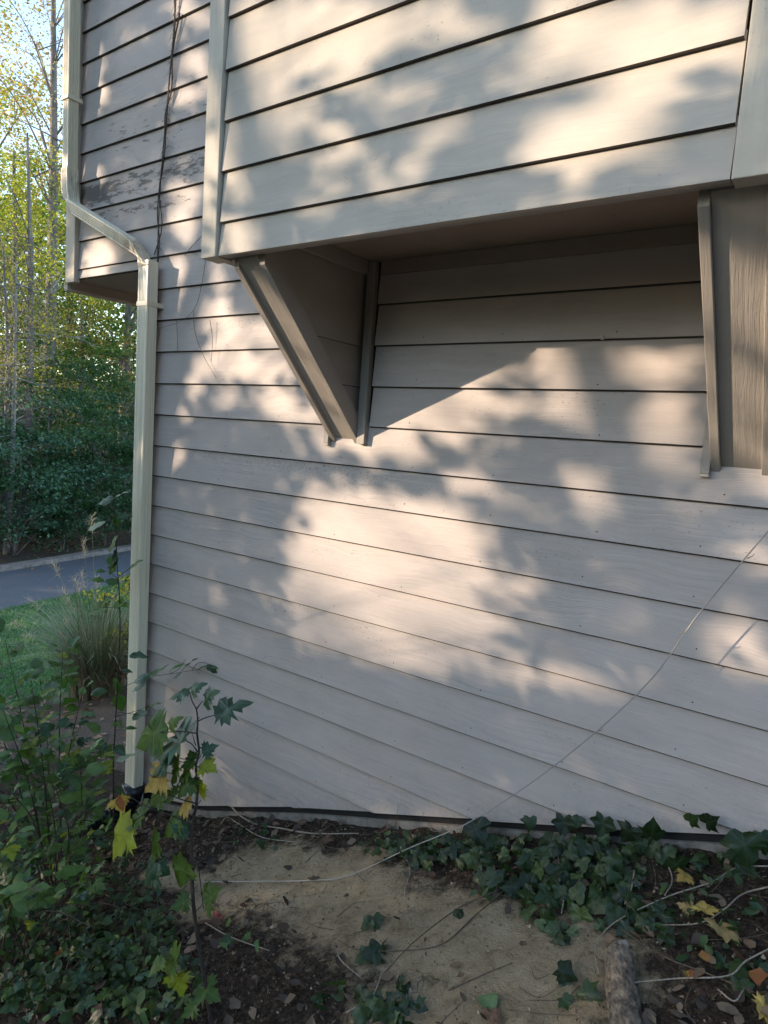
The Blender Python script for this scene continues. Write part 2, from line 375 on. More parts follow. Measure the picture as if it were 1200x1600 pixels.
# ------------------------------------------------------------------ house
house = thing('house', 'beige clapboard house wall with bracketed box bay and soffit', 'house', (-3.43, 0, -.85))
ZOFF = {k_: o_ for k_, o_ in zip(range(-8, 18), [-.0018, .0049, .005, .0062, .0039, -.0026, .0005, -.0032, -.008, -.0016, -.0054, -.0054, -.0035, -.0026, .0038, .0033, .0037, .0002, -.0012, .0023, .0061, .0033, -.001, -.0034, -.01, -.0055])}
def ZL(i): return 1.55 + .18 * (5.217 - i) - .6 * ZOFF.get(i, 0)
BX = [-3.6, -3.422, -2.898, -2.062, -1.289, -.705, -.189, .6, 1.3]; BZ = [-.85, -.804, -.677, -.354, -.089, .111, .297, .56, .78]
def zb(x): return float(np.interp(x, BX, BZ))
T = .017
def board(name, x0, x1, zt, zl, mat, parent, y0=0.0, cut=None, step=.12, seed=0, T=T, edge=True):
    """one lapped clapboard: thick butt at the bottom, thin edge tucked under the course above"""
    n = max(2, int((x1 - x0) / (.02 if cut is not None and zl < .6 else step)) + 1); X = np.linspace(x0, x1, n); vs = []; cols = []
    for x in X:
        w = .0016 * mnoise.noise(Vector((x * 1.3, seed * 7.7, 0)))
        lo = zl + w
        if cut is not None: lo = max(lo, cut(x))
        top = zt + .022
        cols.append((x, lo, top, zl))
    cols = [c for c in cols if c[1] < c[2] - .0225]
    if len(cols) < 2: return None
    for x, lo, top, z0_ in cols:
        f = (lo - z0_) / max(top - z0_, 1e-6)
        wob = .0012 * mnoise.noise(Vector((x * 2.1, seed * 3.1, 4)))
        yf = y0 - T + (T - .002) * f + wob
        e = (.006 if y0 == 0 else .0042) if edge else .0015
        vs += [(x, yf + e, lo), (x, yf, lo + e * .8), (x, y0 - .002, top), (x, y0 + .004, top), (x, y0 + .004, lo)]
    m = MB(); fs = []
    for i in range(len(cols) - 1):
        a, b = i * 5, i * 5 + 5
        for q in range(5):
            r = (q + 1) % 5; fs.append((a + q, a + r, b + r, b + q)[::-1])
    fs += [tuple(range(5)), tuple(range(len(vs) - 5, len(vs)))[::-1]]
    m.add(vs, fs); o = m.build(name, mat, parent); o.data.materials.append(M_LAPSHADE if edge else mat)
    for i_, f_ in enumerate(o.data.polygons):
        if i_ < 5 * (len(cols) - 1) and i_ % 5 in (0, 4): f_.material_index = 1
    return o

core = MB(); core.box(-3.44, 1.9, .012, 8, -1.6, 2.44); core.box(-4.36, 1.9, .012, 8, 2.46, 6.2)
core = core.build('main_wall', M_DARK, house)
for i in range(-11, 19):
    zt, zl = ZL(i - 1), ZL(i)
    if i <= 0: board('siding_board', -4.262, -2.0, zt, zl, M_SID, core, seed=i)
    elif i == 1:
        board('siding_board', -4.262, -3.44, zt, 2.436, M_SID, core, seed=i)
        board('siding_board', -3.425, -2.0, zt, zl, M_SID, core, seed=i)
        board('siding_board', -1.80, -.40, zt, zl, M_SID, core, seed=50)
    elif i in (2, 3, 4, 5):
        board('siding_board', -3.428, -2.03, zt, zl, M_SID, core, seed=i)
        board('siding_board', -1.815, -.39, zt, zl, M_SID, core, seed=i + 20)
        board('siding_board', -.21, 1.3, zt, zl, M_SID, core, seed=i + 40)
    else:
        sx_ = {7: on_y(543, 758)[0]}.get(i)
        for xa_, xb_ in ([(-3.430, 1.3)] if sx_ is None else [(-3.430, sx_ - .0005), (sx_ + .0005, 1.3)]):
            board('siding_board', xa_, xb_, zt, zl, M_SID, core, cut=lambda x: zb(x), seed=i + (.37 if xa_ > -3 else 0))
# foundation: sill strip and concrete
m = MB(); X = np.linspace(-3.44, 1.3, 40)
for a, b in zip(X[:-1], X[1:]):
    za, zb_ = zb(a) - .034, zb(b) - .034
    m.add([(a, -.002, za), (b, -.002, zb_), (b, -.002, zb_ - .04), (a, -.002, za - .04), (a, .06, za), (b, .06, zb_), (b, .06, zb_ - .04), (a, .06, za - .04)],
          [(0, 3, 2, 1), (4, 5, 1, 0), (3, 7, 6, 2)])
m.build('sill_strip', M_FND, core)
m = MB()
for a, b in zip(X[:-1], X[1:]):
    za, zb_ = zb(a) - .074, zb(b) - .074
    m.add([(a, .008, za), (b, .008, zb_), (b, .008, zb_ - .7), (a, .008, za - .7)], [(0, 3, 2, 1)])
m.build('foundation', M_FND, core)
# nail heads: far too small to pick apart
m = MB()
def nailat(x, y, z, r=.0028):
    n = 6; m.add([(x + r * math.cos(a), y, z + r * math.sin(a)) for a in [2 * math.pi * q / n for q in range(n)]], [tuple(range(n))])
for i in range(-8, 17):
    zl = ZL(i)
    for x in np.arange(-3.2 if i > 1 else -4.1, .6, .405):
        xx = x + random.uniform(-.03, .03); z = zl + random.uniform(.022, .04)
        if random.random() < .3: continue
        if i > 1 and z < zb(xx) + .01: continue
        if i <= 5 and xx > -2.1 and not (2 <= i <= 5 and (-1.8 < xx < -.42)): continue
        nailat(xx, -.0182 + .015 * (z - zl) / .2, z)
m.build('nail_heads', M_DARK, core, kind='stuff')

# corner boards
ct = MB(); ct.box(-3.512, -3.432, -.030, -.002, -.84, 2.437); lower_corner = ct.build('corner_board', M_TRIM, house, bevel=.003)
ct = MB(); ct.box(-4.372, -4.268, -.042, -.002, 2.415, 6.1); ct.build('corner_board', M_TRIM, house, bevel=.003)
ct = MB(); ct.box(-4.412, -4.374, -.022, .05, 2.415, 6.1); ct.build('corner_board', M_TRIM, house, bevel=.003)
ct = MB(); ct.box(-3.53, -3.446, .0, 8, -1.4, 2.44); ct.build('front_wall', M_SID, house)
ct = MB(); ct.box(-4.40, -4.362, .052, 8, 2.46, 6.1); ct.build('front_wall', M_SID, house)
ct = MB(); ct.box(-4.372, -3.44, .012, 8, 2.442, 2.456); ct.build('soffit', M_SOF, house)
ct = MB(); ct.box(-4.416, -4.376, -.026, 8, 2.372, 2.4135); ct.build('fascia_board', M_TRIM, house, bevel=.002)
ct = MB(); ct.box(-4.374, -4.35, .0, 8, 2.385, 2.440); ct.build('fascia_board', M_SOF, house)

# ---- bay
bay = thing('bay', 'box bay hung on the wall over two slanted brackets', None, (-1.2, -.7, 2.19) - np.array(house.location), parent=house)
B0 = -.70
m = MB(); m.box(-2.12, -.19, B0 + .012, .0, 2.335, 5.2); m.build('bay_wall', M_DARK, bay)
levels = [2.190] + [ZL(i) for i in (1, 0, -1, -2, -3, -4, -5, -6, -7, -8, -9, -10)]
for j in range(len(levels) - 1):
    zl, zt = levels[j], levels[j + 1]
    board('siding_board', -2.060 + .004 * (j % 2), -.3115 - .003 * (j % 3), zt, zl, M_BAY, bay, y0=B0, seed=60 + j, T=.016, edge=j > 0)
m = MB(); m.box(-2.148, -2.066, B0 - .026, B0 + .06, 2.186, 5.2); m.build('corner_board', M_TRIM, bay, bevel=.0025)
m = MB(); m.box(-.308, -.17, B0 - .022, B0 + .06, 2.186, 5.2); m.build('corner_board', M_TRIM, bay, bevel=.0025)
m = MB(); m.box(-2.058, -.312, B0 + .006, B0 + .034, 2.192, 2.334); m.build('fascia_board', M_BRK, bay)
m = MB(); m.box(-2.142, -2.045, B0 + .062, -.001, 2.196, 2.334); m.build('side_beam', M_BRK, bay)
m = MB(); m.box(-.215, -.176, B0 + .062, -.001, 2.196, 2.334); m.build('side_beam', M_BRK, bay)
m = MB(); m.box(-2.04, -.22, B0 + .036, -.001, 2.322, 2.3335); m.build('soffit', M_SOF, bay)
for sx, xa, xb in ((-1, -2.140, -2.122), (1, -.188, -.174)):
    m = MB(); m.box(xa, xb, B0 + .062, -.001, 2.336, 5.2); m.build('side_panel', M_BAY, bay)
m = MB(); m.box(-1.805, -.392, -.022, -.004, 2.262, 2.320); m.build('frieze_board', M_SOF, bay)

def bracket(x0, x1, label):
    br = thing('bracket', label, None, np.array([(x0 + x1) / 2, 0, 1.507]) - np.array(house.location), parent=house)
    C = 1.505; H = .108; t = .028
    front = lambda y: C - y
    def cheek(xa, xb):
        y_f = -.665
        pts = [(-.001, C), (y_f + .012, front(y_f + .012)), (y_f + .012, C + H - y_f - .012), (-.001, C + H)]
        mm = MB(); mm.prism_x(pts, xa, xb); return mm.build('cheek_board', M_BRK, br, bevel=.002)
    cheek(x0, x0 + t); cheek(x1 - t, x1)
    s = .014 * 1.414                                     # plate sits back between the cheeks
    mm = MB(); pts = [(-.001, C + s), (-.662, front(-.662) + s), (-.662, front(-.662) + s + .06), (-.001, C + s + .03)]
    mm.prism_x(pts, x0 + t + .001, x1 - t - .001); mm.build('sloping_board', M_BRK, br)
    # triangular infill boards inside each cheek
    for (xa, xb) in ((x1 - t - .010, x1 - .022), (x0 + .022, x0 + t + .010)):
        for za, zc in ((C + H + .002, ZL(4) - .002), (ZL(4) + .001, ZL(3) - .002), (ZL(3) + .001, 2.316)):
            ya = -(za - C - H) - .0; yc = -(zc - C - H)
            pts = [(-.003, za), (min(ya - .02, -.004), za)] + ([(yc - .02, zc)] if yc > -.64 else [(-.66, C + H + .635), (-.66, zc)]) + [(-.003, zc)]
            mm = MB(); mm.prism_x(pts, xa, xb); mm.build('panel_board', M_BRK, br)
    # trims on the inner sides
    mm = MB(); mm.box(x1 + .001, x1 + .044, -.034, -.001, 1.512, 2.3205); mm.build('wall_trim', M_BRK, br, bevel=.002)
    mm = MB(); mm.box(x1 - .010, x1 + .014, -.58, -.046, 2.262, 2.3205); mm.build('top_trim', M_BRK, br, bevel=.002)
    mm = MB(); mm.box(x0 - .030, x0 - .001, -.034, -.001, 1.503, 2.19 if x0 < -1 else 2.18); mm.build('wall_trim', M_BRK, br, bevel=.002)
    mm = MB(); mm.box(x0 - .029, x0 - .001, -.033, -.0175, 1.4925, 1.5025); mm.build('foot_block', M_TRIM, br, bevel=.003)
    return br
bracket(-2.04, -1.872, 'left slanted bracket under the bay with lit plate')
bracket(-.388, -.212, 'right slanted bracket under the bay at the photo edge')
m = MB()
bm_c = on_y(941, 527, -.02)
th_ = [(0, .010), (.006, .009), (.011, .005), (.013, .0005)]
vs_, fs_ = [], []
for q, (d_, r_) in enumerate(th_):
    for a in range(10):
        vs_.append((bm_c[0] + r_ * math.cos(a * .6283), -.0145 - d_, bm_c[2] + r_ * math.sin(a * .6283)))
for q in range(len(th_) - 1):
    for a in range(10): fs_.append((q * 10 + a, q * 10 + (a + 1) % 10, (q + 1) * 10 + (a + 1) % 10, (q + 1) * 10 + a))
m.add(vs_, fs_); m.build('knob', M_TRIM, house, smooth=True)

# ---- downspout (rectangular corrugated pipe that jogs from the upper to the lower corner)
ds = thing('downspout', 'cream rectangular downspout jogging down the house corner', None, np.array([-3.41, -.08, -.85]) - np.array(house.location), parent=house)
def profile(w, d, g=.0065, ribs_f=5, ribs_s=4):
    pts = []
    def side(a, b, nr, nrm):
        a = np.array(a, float); b = np.array(b, float); L = b - a; out = []
        s0, s1 = .16, .84
        out.append(a + L * .06)
        for r in range(nr):
            c0 = s0 + (s1 - s0) * (r + .15) / nr; c1 = s0 + (s1 - s0) * (r + .5) / nr; c2 = s0 + (s1 - s0) * (r + .85) / nr
            out += [a + L * c0, a + L * c1 - np.array(nrm) * g, a + L * c2]
        out.append(a + L * .94); return out
    pts += side((-w / 2, -d / 2), (w / 2, -d / 2), ribs_f, (0, -1))
    pts += side((w / 2, -d / 2), (w / 2, d / 2), ribs_s, (1, 0))
    pts += side((w / 2, d / 2), (-w / 2, d / 2), 1, (0, 1)); pts += side((-w / 2, d / 2), (-w / 2, -d / 2), ribs_s, (-1, 0))
    return pts
k = NM('new_downspout_enamel'); p = k.pos()
M_DS2 = k.done(k.mix(k.ramp(k.noise(k.map(p, (90, 90, 1.1)), 1, 4, .55), [(.46, 0.0), (.72, .55)]), (.84, .77, .60), (.52, .43, .28)), .35, k.bump(k.noise(p, 7, 3), .25, .01))
def sweep(name, secs, label=None, mat=M_DS, g=.0065):
    """secs: (x, y, z, width, depth, tilt) ; tilt turns the section in the x-z plane"""
    m = MB(); vs = []; fs = []
    for (x, y, z, w, d, t) in secs:
        for (a, b) in profile(w, d, g): vs.append((x + a * math.cos(t), y + b, z - a * math.sin(t)))
    n = len(profile(1, 1))
    for i in range(len(secs) - 1):
        for q in range(n): fs.append((i * n + q, i * n + (q + 1) % n, (i + 1) * n + (q + 1) % n, (i + 1) * n + q))
    fs += [tuple(range(n)), tuple(range((len(secs) - 1) * n, len(secs) * n))[::-1]]
    m.add(vs, fs); return m.build(name, mat, ds, label=label)
UX, LX = -4.245, -3.412
UY, LY = -.092, -.083
def cl(px, py, Y=-.12): return on_y(px, py, Y)
pA = cl(110, 322); pB = cl(218, 392)                    # middle of the slanted run, front face
ang = math.atan2(pB[0] - pA[0], pA[2] - pB[2])
sweep('pipe', [(UX, UY, z, .072, .074, 0) for z in (6.0, 3.50)])
sweep('pipe', [(UX, UY, 3.515, .066, .068, 0), (UX, UY, 3.06, .066, .068, 0)])
def bend(x0, z0, x1, z1, a0, a1, w0, w1, y0, y1, nseg=12):
    # quadratic path whose end tangents have angles a0, a1 from straight down
    t0 = np.array([math.sin(a0), -math.cos(a0)]); t1 = np.array([math.sin(a1), -math.cos(a1)])
    P0 = np.array([x0, z0]); P1 = np.array([x1, z1]); M_ = np.stack([t0, t1], 1); s = np.linalg.solve(M_, P1 - P0); K = P0 + t0 * s[0]; out = []
    for q in range(nseg + 1):
        t = q / nseg; P = (1 - t) ** 2 * P0 + 2 * t * (1 - t) * K + t * t * P1
        T_ = 2 * (1 - t) * (K - P0) + 2 * t * (P1 - K); a = math.atan2(T_[0], -T_[1])
        rid = 1 + (.035 if q % 2 else 0) * (0 < q < nseg)
        out.append((P[0], y0 + (y1 - y0) * t, P[1], (w0 + (w1 - w0) * t) * rid, .077 * rid, a))
    return out
dirv = np.array([math.sin(ang), -math.cos(ang)])
A0 = np.array([UX, 3.07]); A2 = np.array([pA[0] + .06, pA[2] - .03])
lineP = np.array([pA[0], pA[2]])
def online(x): return lineP[1] + (x - lineP[0]) * dirv[1] / dirv[0]
xA, xB = UX + .10, LX - .17
e1 = bend(UX, 3.09, xA, online(xA), 0, ang, .070, .110, UY, UY - .012)
e2 = bend(xB, online(xB), LX, 2.42, ang, 0, .110, .100, LY - .012, LY)
sweep('elbow', e1); sweep('pipe', [(xA - .01 * dirv[0], UY - .012, online(xA - .01 * dirv[0]), .108, .076, ang), (xB + .01, LY - .012, online(xB + .01), .108, .076, ang)])
sweep('elbow', e2, label='rust-streaked lower elbow of the downspout')
sweep('pipe', [(LX, LY, z, .098, .070, 0) for z in (2.45, 1.2, 0, -.80)], mat=M_DS2, g=.003)
m = MB(); m.box(UX - .042, UX + .042, UY - .042, UY + .055, 3.490, 3.515); m.build('seam_band', M_DS, ds, bevel=.004)
m = MB(); m.box(LX - .052, LX + .052, LY - .0372, LY + .08, 2.20, 2.225); m.build('strap', M_DS, ds)

# ------------------------------------------------------------------ leaves
def leaf_outline(kind):
    if kind == 'ovate': h = [(.0, .0), (.16, .08), (.27, .22), (.30, .38), (.25, .58), (.15, .78), (.05, .93), (0, 1)]
    elif kind == 'narrow': h = [(0, 0), (.09, .12), (.15, .32), (.15, .55), (.10, .75), (.03, .93), (0, 1)]
    elif kind == 'maple': h = [(0, 0), (.12, .03), (.30, -.06), (.25, .10), (.46, .14), (.40, .22), (.52, .34), (.34, .36), (.42, .52), (.28, .50), (.20, .46), (.24, .64), (.15, .72), (.08, .86), (0, 1)]
    elif kind == 'ivy': h = [(0, .06), (.16, -.05), (.33, -.01), (.38, .14), (.50, .34), (.42, .44), (.29, .52), (.22, .66), (.11, .85), (0, 1)]
    elif kind == 'heart': h = [(0, .08), (.12, -.02), (.30, 0), (.42, .16), (.43, .36), (.34, .58), (.20, .78), (.08, .93), (0, 1)]
    return h
TIPS = {'maple': {(.52, .34), (.42, .52), (.46, .14)}, 'ivy': {(.33, -.01), (.50, .34)}, }
def leaf_mesh(name, kind, mat, fold=.25, droop=.25, seed=0, jag=.0, curl=0):
    r = random.Random(seed); h = leaf_outline(kind)
    right = [(x * (1 + r.uniform(-jag, jag)), y + r.uniform(-jag, jag) * .3) for x, y in h]
    left = [(-x * (1 + r.uniform(-jag, jag)), y + r.uniform(-jag, jag) * .3) for x, y in h[1:-1]][::-1]
    out = right + left; tips = TIPS.get(kind, set())
    vein = [1.0 if (p in tips or p[0] == 0) else 0.0 for p in h] + [1.0 if p in tips else 0.0 for p in h[1:-1]][::-1]
    cy = .34
    if kind in ('maple', 'ivy', 'heart'):
        n = len(out); ring = [(x * .5, cy + (y - cy) * .5) for x, y in out]; vs = [(0, cy)] + ring + out
        fs = [(0, i + 1, (i + 1) % n + 1) for i in range(n)] + [(i + 1, n + i + 1, n + (i + 1) % n + 1, (i + 1) % n + 1) for i in range(n)]; vein = [1.0] + vein + vein
    else:
        n = len(h); vs = list(right) + left; fs = []; mid = []
        for (x, y) in h[1:-1]: mid.append(len(vs)); vs.append((0, y)); vein.append(1.0)
        R_ = list(range(n)); L_ = [0] + [n + (n - 3 - i) for i in range(n - 2)] + [n - 1]; Mi = [0] + mid + [n - 1]
        for i in range(n - 1):
            for side, flip in ((R_, False), (L_, True)):
                q = [Mi[i], side[i], side[i + 1], Mi[i + 1]]; q = [a for j, a in enumerate(q) if a not in q[:j]]
                if flip: q = q[::-1]
                if len(q) > 2: fs.append(tuple(q))
    V = []
    for x, y in vs:
        z = fold * (abs(x) - .9 * x * x) - droop * (y - .1) ** 2 - curl * x * x * 2 + .045 * math.sin(9 * x + 5 * y + seed) + .03 * math.sin(17 * y - 6 * x + 2 * seed) - .02 * r.random() * abs(x) * 4
        V.append((x, y, z))
    me = bpy.data.meshes.new(name); me.from_pydata(V, [], fs); me.materials.append(mat)
    me.polygons.foreach_set('use_smooth', [True] * len(me.polygons)); me.update()
    a = me.attributes.new('vein', 'FLOAT', 'POINT'); a.data.foreach_set('value', vein[:len(V)])
    return me
G_DARK = [(.012, .030, .012), (.020, .050, .018), (.028, .062, .020), (.016, .045, .026)]
G_MID = [(.028, .065, .016), (.045, .098, .022), (.060, .120, .028), (.036, .085, .034)]
G_LITE = [(.085, .150, .022), (.13, .20, .03), (.16, .22, .035)]
L_BUSH = leafmat('bush_leaf', [(0.033, 0.078, 0.021), (0.060, 0.132, 0.030), (0.083, 0.165, 0.036), (0.128, 0.210, 0.042), (0.045, 0.105, 0.048)], .45, .35, False, spots=(.10, .085, .03))
L_TEAL = leafmat('teal_leaf', [(.032, .068, .034), (.046, .092, .044), (.040, .080, .036)], .4, .25, False, vein=(.09, .16, .09))
L_MGRN = leafmat('maple_green', [(.050, .095, .018), (.085, .150, .022), (.060, .110, .022)], .5, .4, False, vein=(.15, .20, .05), spots=(.13, .11, .03))
L_MYEL = leafmat('maple_yellow_green', [(.22, .26, .030), (.30, .34, .035)], .5, .45, False, spots=(.15, .09, .02))
L_YEL = leafmat('yellow_dead_leaf', [(.42, .27, .06), (.50, .36, .10)], .6, .3, False, vein=(.30, .17, .04), spots=(.20, .08, .02))
L_TAN = leafmat('tan_dead_leaf', [(.36, .25, .10), (.45, .33, .15)], .6, .2, False, vein=(.24, .15, .06), spots=(.20, .12, .04))
L_ORA = leafmat('orange_dead_leaf', [(.30, .11, .035), (.24, .085, .03), (.36, .17, .05)], .55, .25, False, spots=(.06, .03, .015))
L_BRN = leafmat('brown_dead_leaf', [(.10, .055, .032), (.16, .09, .055), (.22, .14, .095)], .65, .1, False, spots=(.05, .03, .02))
L_RED = leafmat('red_dead_leaf', [(.20, .035, .03), (.26, .06, .045)], .55, .2, False)
L_IVY = leafmat('ivy_leaf', [(.009, .019, .006), (.014, .030, .008), (.020, .041, .011), (.032, .058, .015)], .38, .12, False, vein=(.045, .065, .03), spec=.32)
L_IVYG = leafmat('young_ivy_leaf', [(.030, .065, .018), (.055, .095, .022)], .4, .25, False, vein=(.11, .15, .06))
L_PALE = leafmat('pale_leaf', [(.20, .26, .16), (.26, .32, .20)], .5, .3, False)
def meshes(nm, kind, mat, n, **kw): return [leaf_mesh(nm, kind, mat, seed=s_ + 3, jag=.20 if kind == 'ivy' else .12, fold=kw.get('fold', .25) * (.5 + .35 * s_), droop=kw.get('droop', .25) * (.4 + .45 * s_), curl=.2 * s_) for s_ in range(n)]
MS = {'bush': meshes('leaf', 'ovate', L_BUSH, 4), 'teal': meshes('leaf', 'maple', L_TEAL, 3), 'mgrn': meshes('leaf', 'maple', L_MGRN, 3), 'myel': meshes('leaf', 'maple', L_MYEL, 2),
      'yel': meshes('leaf', 'maple', L_YEL, 3), 'tan': meshes('leaf', 'maple', L_TAN, 2), 'ora': meshes('leaf', 'ovate', L_ORA, 3), 'brn': meshes('leaf', 'ovate', L_BRN, 4), 'brnm': meshes('leaf', 'maple', L_BRN, 3),
      'red': meshes('leaf', 'maple', L_RED, 2), 'ivy': meshes('leaf', 'ivy', L_IVY, 5), 'ivyh': meshes('leaf', 'heart', L_IVY, 2), 'ivyg': meshes('leaf', 'ivy', L_IVYG, 3), 'pale': meshes('leaf', 'narrow', L_PALE, 2),
      'smallg': meshes('leaf', 'ovate', L_TEAL, 3), 'narrow': meshes('leaf', 'narrow', L_BUSH, 3)}
def frame(p, d, n, size, width=1.0):
    d = np.array(d, float); d /= np.linalg.norm(d) + 1e-9; n = np.array(n, float); x = np.cross(d, n)
    if np.linalg.norm(x) < 1e-3: x = np.cross(d, [0.3, .9, .1])
    x /= np.linalg.norm(x); n = np.cross(x, d)
    return Matrix(((x[0] * size * width, d[0] * size, n[0] * size, p[0]), (x[1] * size * width, d[1] * size, n[1] * size, p[1]), (x[2] * size * width, d[2] * size, n[2] * size, p[2]), (0, 0, 0, 1)))
def put(kind, parent, p, d, n, size, width=1.0, name='leaf', label=None):
    o = bpy.data.objects.new(name, random.choice(MS[kind])); COL.objects.link(o)
    off = parent_world(parent) if parent is not None else np.zeros(3)
    o.matrix_basis = frame(np.array(p) - off, d, n, size, width)
    if parent is not None: o.parent = parent
    if label: o['label'] = label
    return o
def rv(s=1.0): return rng.normal(size=3) * s

def leaf_cloud(name, C, size, mat, parent=None, kind=None, up=.4, elong=.55, nrm=None, oval=False):
    """many folded leaf-shaped faces joined in one mesh, centres C (n,3)"""
    n = len(C); N = rng.normal(size=(n, 3)); N[:, 2] = np.abs(N[:, 2]) + up
    if nrm is not None: N = N * .5 + nrm
    N /= np.linalg.norm(N, axis=1)[:, None]
    D = rng.normal(size=(n, 3)); D -= N * (D * N).sum(1)[:, None]; D /= np.linalg.norm(D, axis=1)[:, None]; S = np.cross(D, N)
    sz = (size * rng.uniform(.6, 1.35, n))[:, None]
    if oval:
        cu = rng.uniform(-.25, .45, n)[:, None]; prof = [(-.5, 0), (-.28, .62), (0, 1.0), (.26, .66), (.5, 0), (.30, -.75), (0, -1.0), (-.30, -.6)]
        jit = lambda: rng.uniform(.75, 1.25, n)[:, None]
        pts = [C + D * sz * a + S * sz * elong * .5 * b * jit() + N * sz * cu * (abs(b) * .5 + a * a * 1.6) for a, b in prof] + [C]
        v = np.stack(pts, 1).reshape(-1, 3); off = parent_world(parent) if parent is not None else np.zeros(3); v = v - off
        b9 = np.arange(n) * 9; f = np.stack([np.stack([b9 + q, b9 + (q + 1) % 8, b9 + 8], 1) for q in range(8)], 1).reshape(-1, 3)
    else:
      v = np.stack([C - D * sz * .5, C + S * sz * elong * .5 + N * sz * .10, C + D * sz * .5, C - S * sz * elong * .5 + N * sz * .10], 1).reshape(-1, 3)
      off = parent_world(parent) if parent is not None else np.zeros(3); v = v - off
      b = np.arange(n) * 4; f = np.stack([b, b + 1, b + 2, b, b + 2, b + 3], 1).reshape(-1, 3)
    me = bpy.data.meshes.new(name); me.vertices.add(len(v)); me.vertices.foreach_set('co', v.ravel())
    me.loops.add(f.size); me.loops.foreach_set('vertex_index', f.ravel().astype(np.int32)); me.polygons.add(len(f))
    me.polygons.foreach_set('loop_start', np.arange(0, f.size, 3, dtype=np.int32)); me.polygons.foreach_set('loop_total', np.full(len(f), 3, np.int32))
    me.update(calc_edges=True); me.materials.append(mat)
    o = bpy.data.objects.new(name, me); COL.objects.link(o)
    if parent is not None: o.parent = parent
    if kind: o['kind'] = kind
    return o

# ------------------------------------------------------------------ trees behind the road
T_DARKG = leafmat('dark_green_foliage', [(0.019, 0.055, 0.023), (0.035, 0.094, 0.035), (0.051, 0.129, 0.043), (0.066, 0.156, 0.066)], .5, .3)
T_BLUEG = leafmat('blue_green_foliage', [(0.042, 0.105, 0.067), (0.071, 0.168, 0.101), (0.126, 0.231, 0.157)], .5, .3)
T_GRN = leafmat('green_foliage', [(0.040, 0.097, 0.022), (0.070, 0.147, 0.031), (0.124, 0.194, 0.040), (0.186, 0.217, 0.047)], .5, .35)
T_YELG = leafmat('yellow_green_foliage', [(0.202, 0.258, 0.040), (0.368, 0.386, 0.055), (0.589, 0.497, 0.074), (0.258, 0.276, 0.055)], .5, .4)
T_AUT = leafmat('autumn_foliage', [(0.420, 0.280, 0.070), (0.336, 0.308, 0.070), (0.420, 0.182, 0.084), (0.280, 0.224, 0.140)], .55, .4)
T_GREY = leafmat('grey_thinning_foliage', [(0.240, 0.225, 0.180), (0.360, 0.315, 0.255), (0.300, 0.195, 0.135), (0.210, 0.225, 0.120)], .6, .3)
def tree(name, label, cat, base, H, crowns, mat, nleaf, size, trunk_r, bmat=M_BARK, lean=(0, 0), group=None, limbs=10, fork=False, clump=.55, mats2=None):
    base = np.array(base, float); t = thing(name, label, cat, base, group)
    top = base + np.array([lean[0], lean[1], H]); mid = base + np.array([lean[0] * .3, lean[1] * .3 + .15, H * .5])
    top = base + (top - base) * (.97 if fork else .86); path = spline([base - np.array([0, 0, .3]), mid, top], 8); nn = len(path)
    m = MB(); m.tube(path, [trunk_r * (1.15 - .95 * i / (nn - 1)) for i in range(nn)], 9); m.build('trunk', bmat, t, smooth=True)
    # clumps inside the crown ellipsoids
    cen = []; w = np.array([c[3] * c[4] * c[5] for c in crowns], float); w /= w.sum()
    ncl = max(24, nleaf // (130 if name == 'shrub' else 75))
    for q in rng.choice(len(crowns), ncl, p=w):
        c = crowns[q]; u = rng.normal(size=3); u /= np.linalg.norm(u); r = rng.uniform(.15, 1) ** .45
        cen.append(base + np.array([c[0] + u[0] * c[3] * r, c[1] + u[1] * c[4] * r, c[2] + u[2] * c[5] * r]))
    cen = np.array(cen)
    m = MB()
    for q in rng.choice(ncl, min(limbs, ncl), replace=False):
        e = cen[q]; fr = np.clip((e[2] - base[2] - .8 * math.hypot(e[0] - base[0], e[1] - base[1])) / H, .12, .92); s = np.array(path[int(fr * (nn - 1))])
        mm = (s + e) / 2 + rv(.15) + np.array([0, 0, .12 * np.linalg.norm(e - s)]); r0 = trunk_r * (1 - fr) * .5 + .012
        m.tube(spline([s, mm, e], 4), list(np.linspace(r0 * .7, .006, 9)), 5)
        for _ in range(2):
            e2 = cen[rng.integers(ncl)]
            if np.linalg.norm(e2 - mm) < 2.2: m.tube(spline([mm, (mm + e2) / 2 + rv(.1), e2], 3), list(np.linspace(r0 * .5, .006, 7)), 4)
    if m.v: m.build('branches', bmat, t, smooth=True)
    sizes = rng.uniform(.45, 1.3, ncl) * clump; flat = .20 if name == 'shrub' else .34
    idx = rng.integers(0, ncl, nleaf); P = cen[idx] + rng.normal(size=(nleaf, 3)) * sizes[idx][:, None] * np.array([.55, .55, flat])
    gzv = ground(P[:, 0], P[:, 1]); P[:, 2] = np.maximum(P[:, 2], gzv + .1)
    if mats2 is None: leaf_cloud('crown', P, size, mat, t)
    else:
        sel = (idx % 5) < 3
        leaf_cloud('crown', P[sel], size, mat, t); leaf_cloud('crown', P[~sel], size, mats2, t)
    return t
def gp(px, dist):
    p = at_dist(px, 650, dist); return np.array([p[0], p[1], float(ground(p[0], p[1])) - .05])
G1 = 'trees rising beyond the road'
tree('forked_tree', 'tall thin forked tree with bare limbs against the blue sky', 'tree', gp(72, 27), 20.5, [(0, 0, 14, 2.6, 2.6, 5.6)], T_AUT, 4200, .10, .24, M_BARK, (-.3, .2), G1, limbs=24, fork=True, clump=.9, mats2=T_GREY)
tree('pale_trunked_tree', 'slender pale-trunked tree near the left edge with thinning leaves', 'tree', gp(38, 22), 13.5, [(-.2, 0, 8.6, 1.4, 1.4, 4.2)], T_YELG, 4200, .10, .13, M_BARK, (-.15, .1), G1, limbs=8, clump=.7)
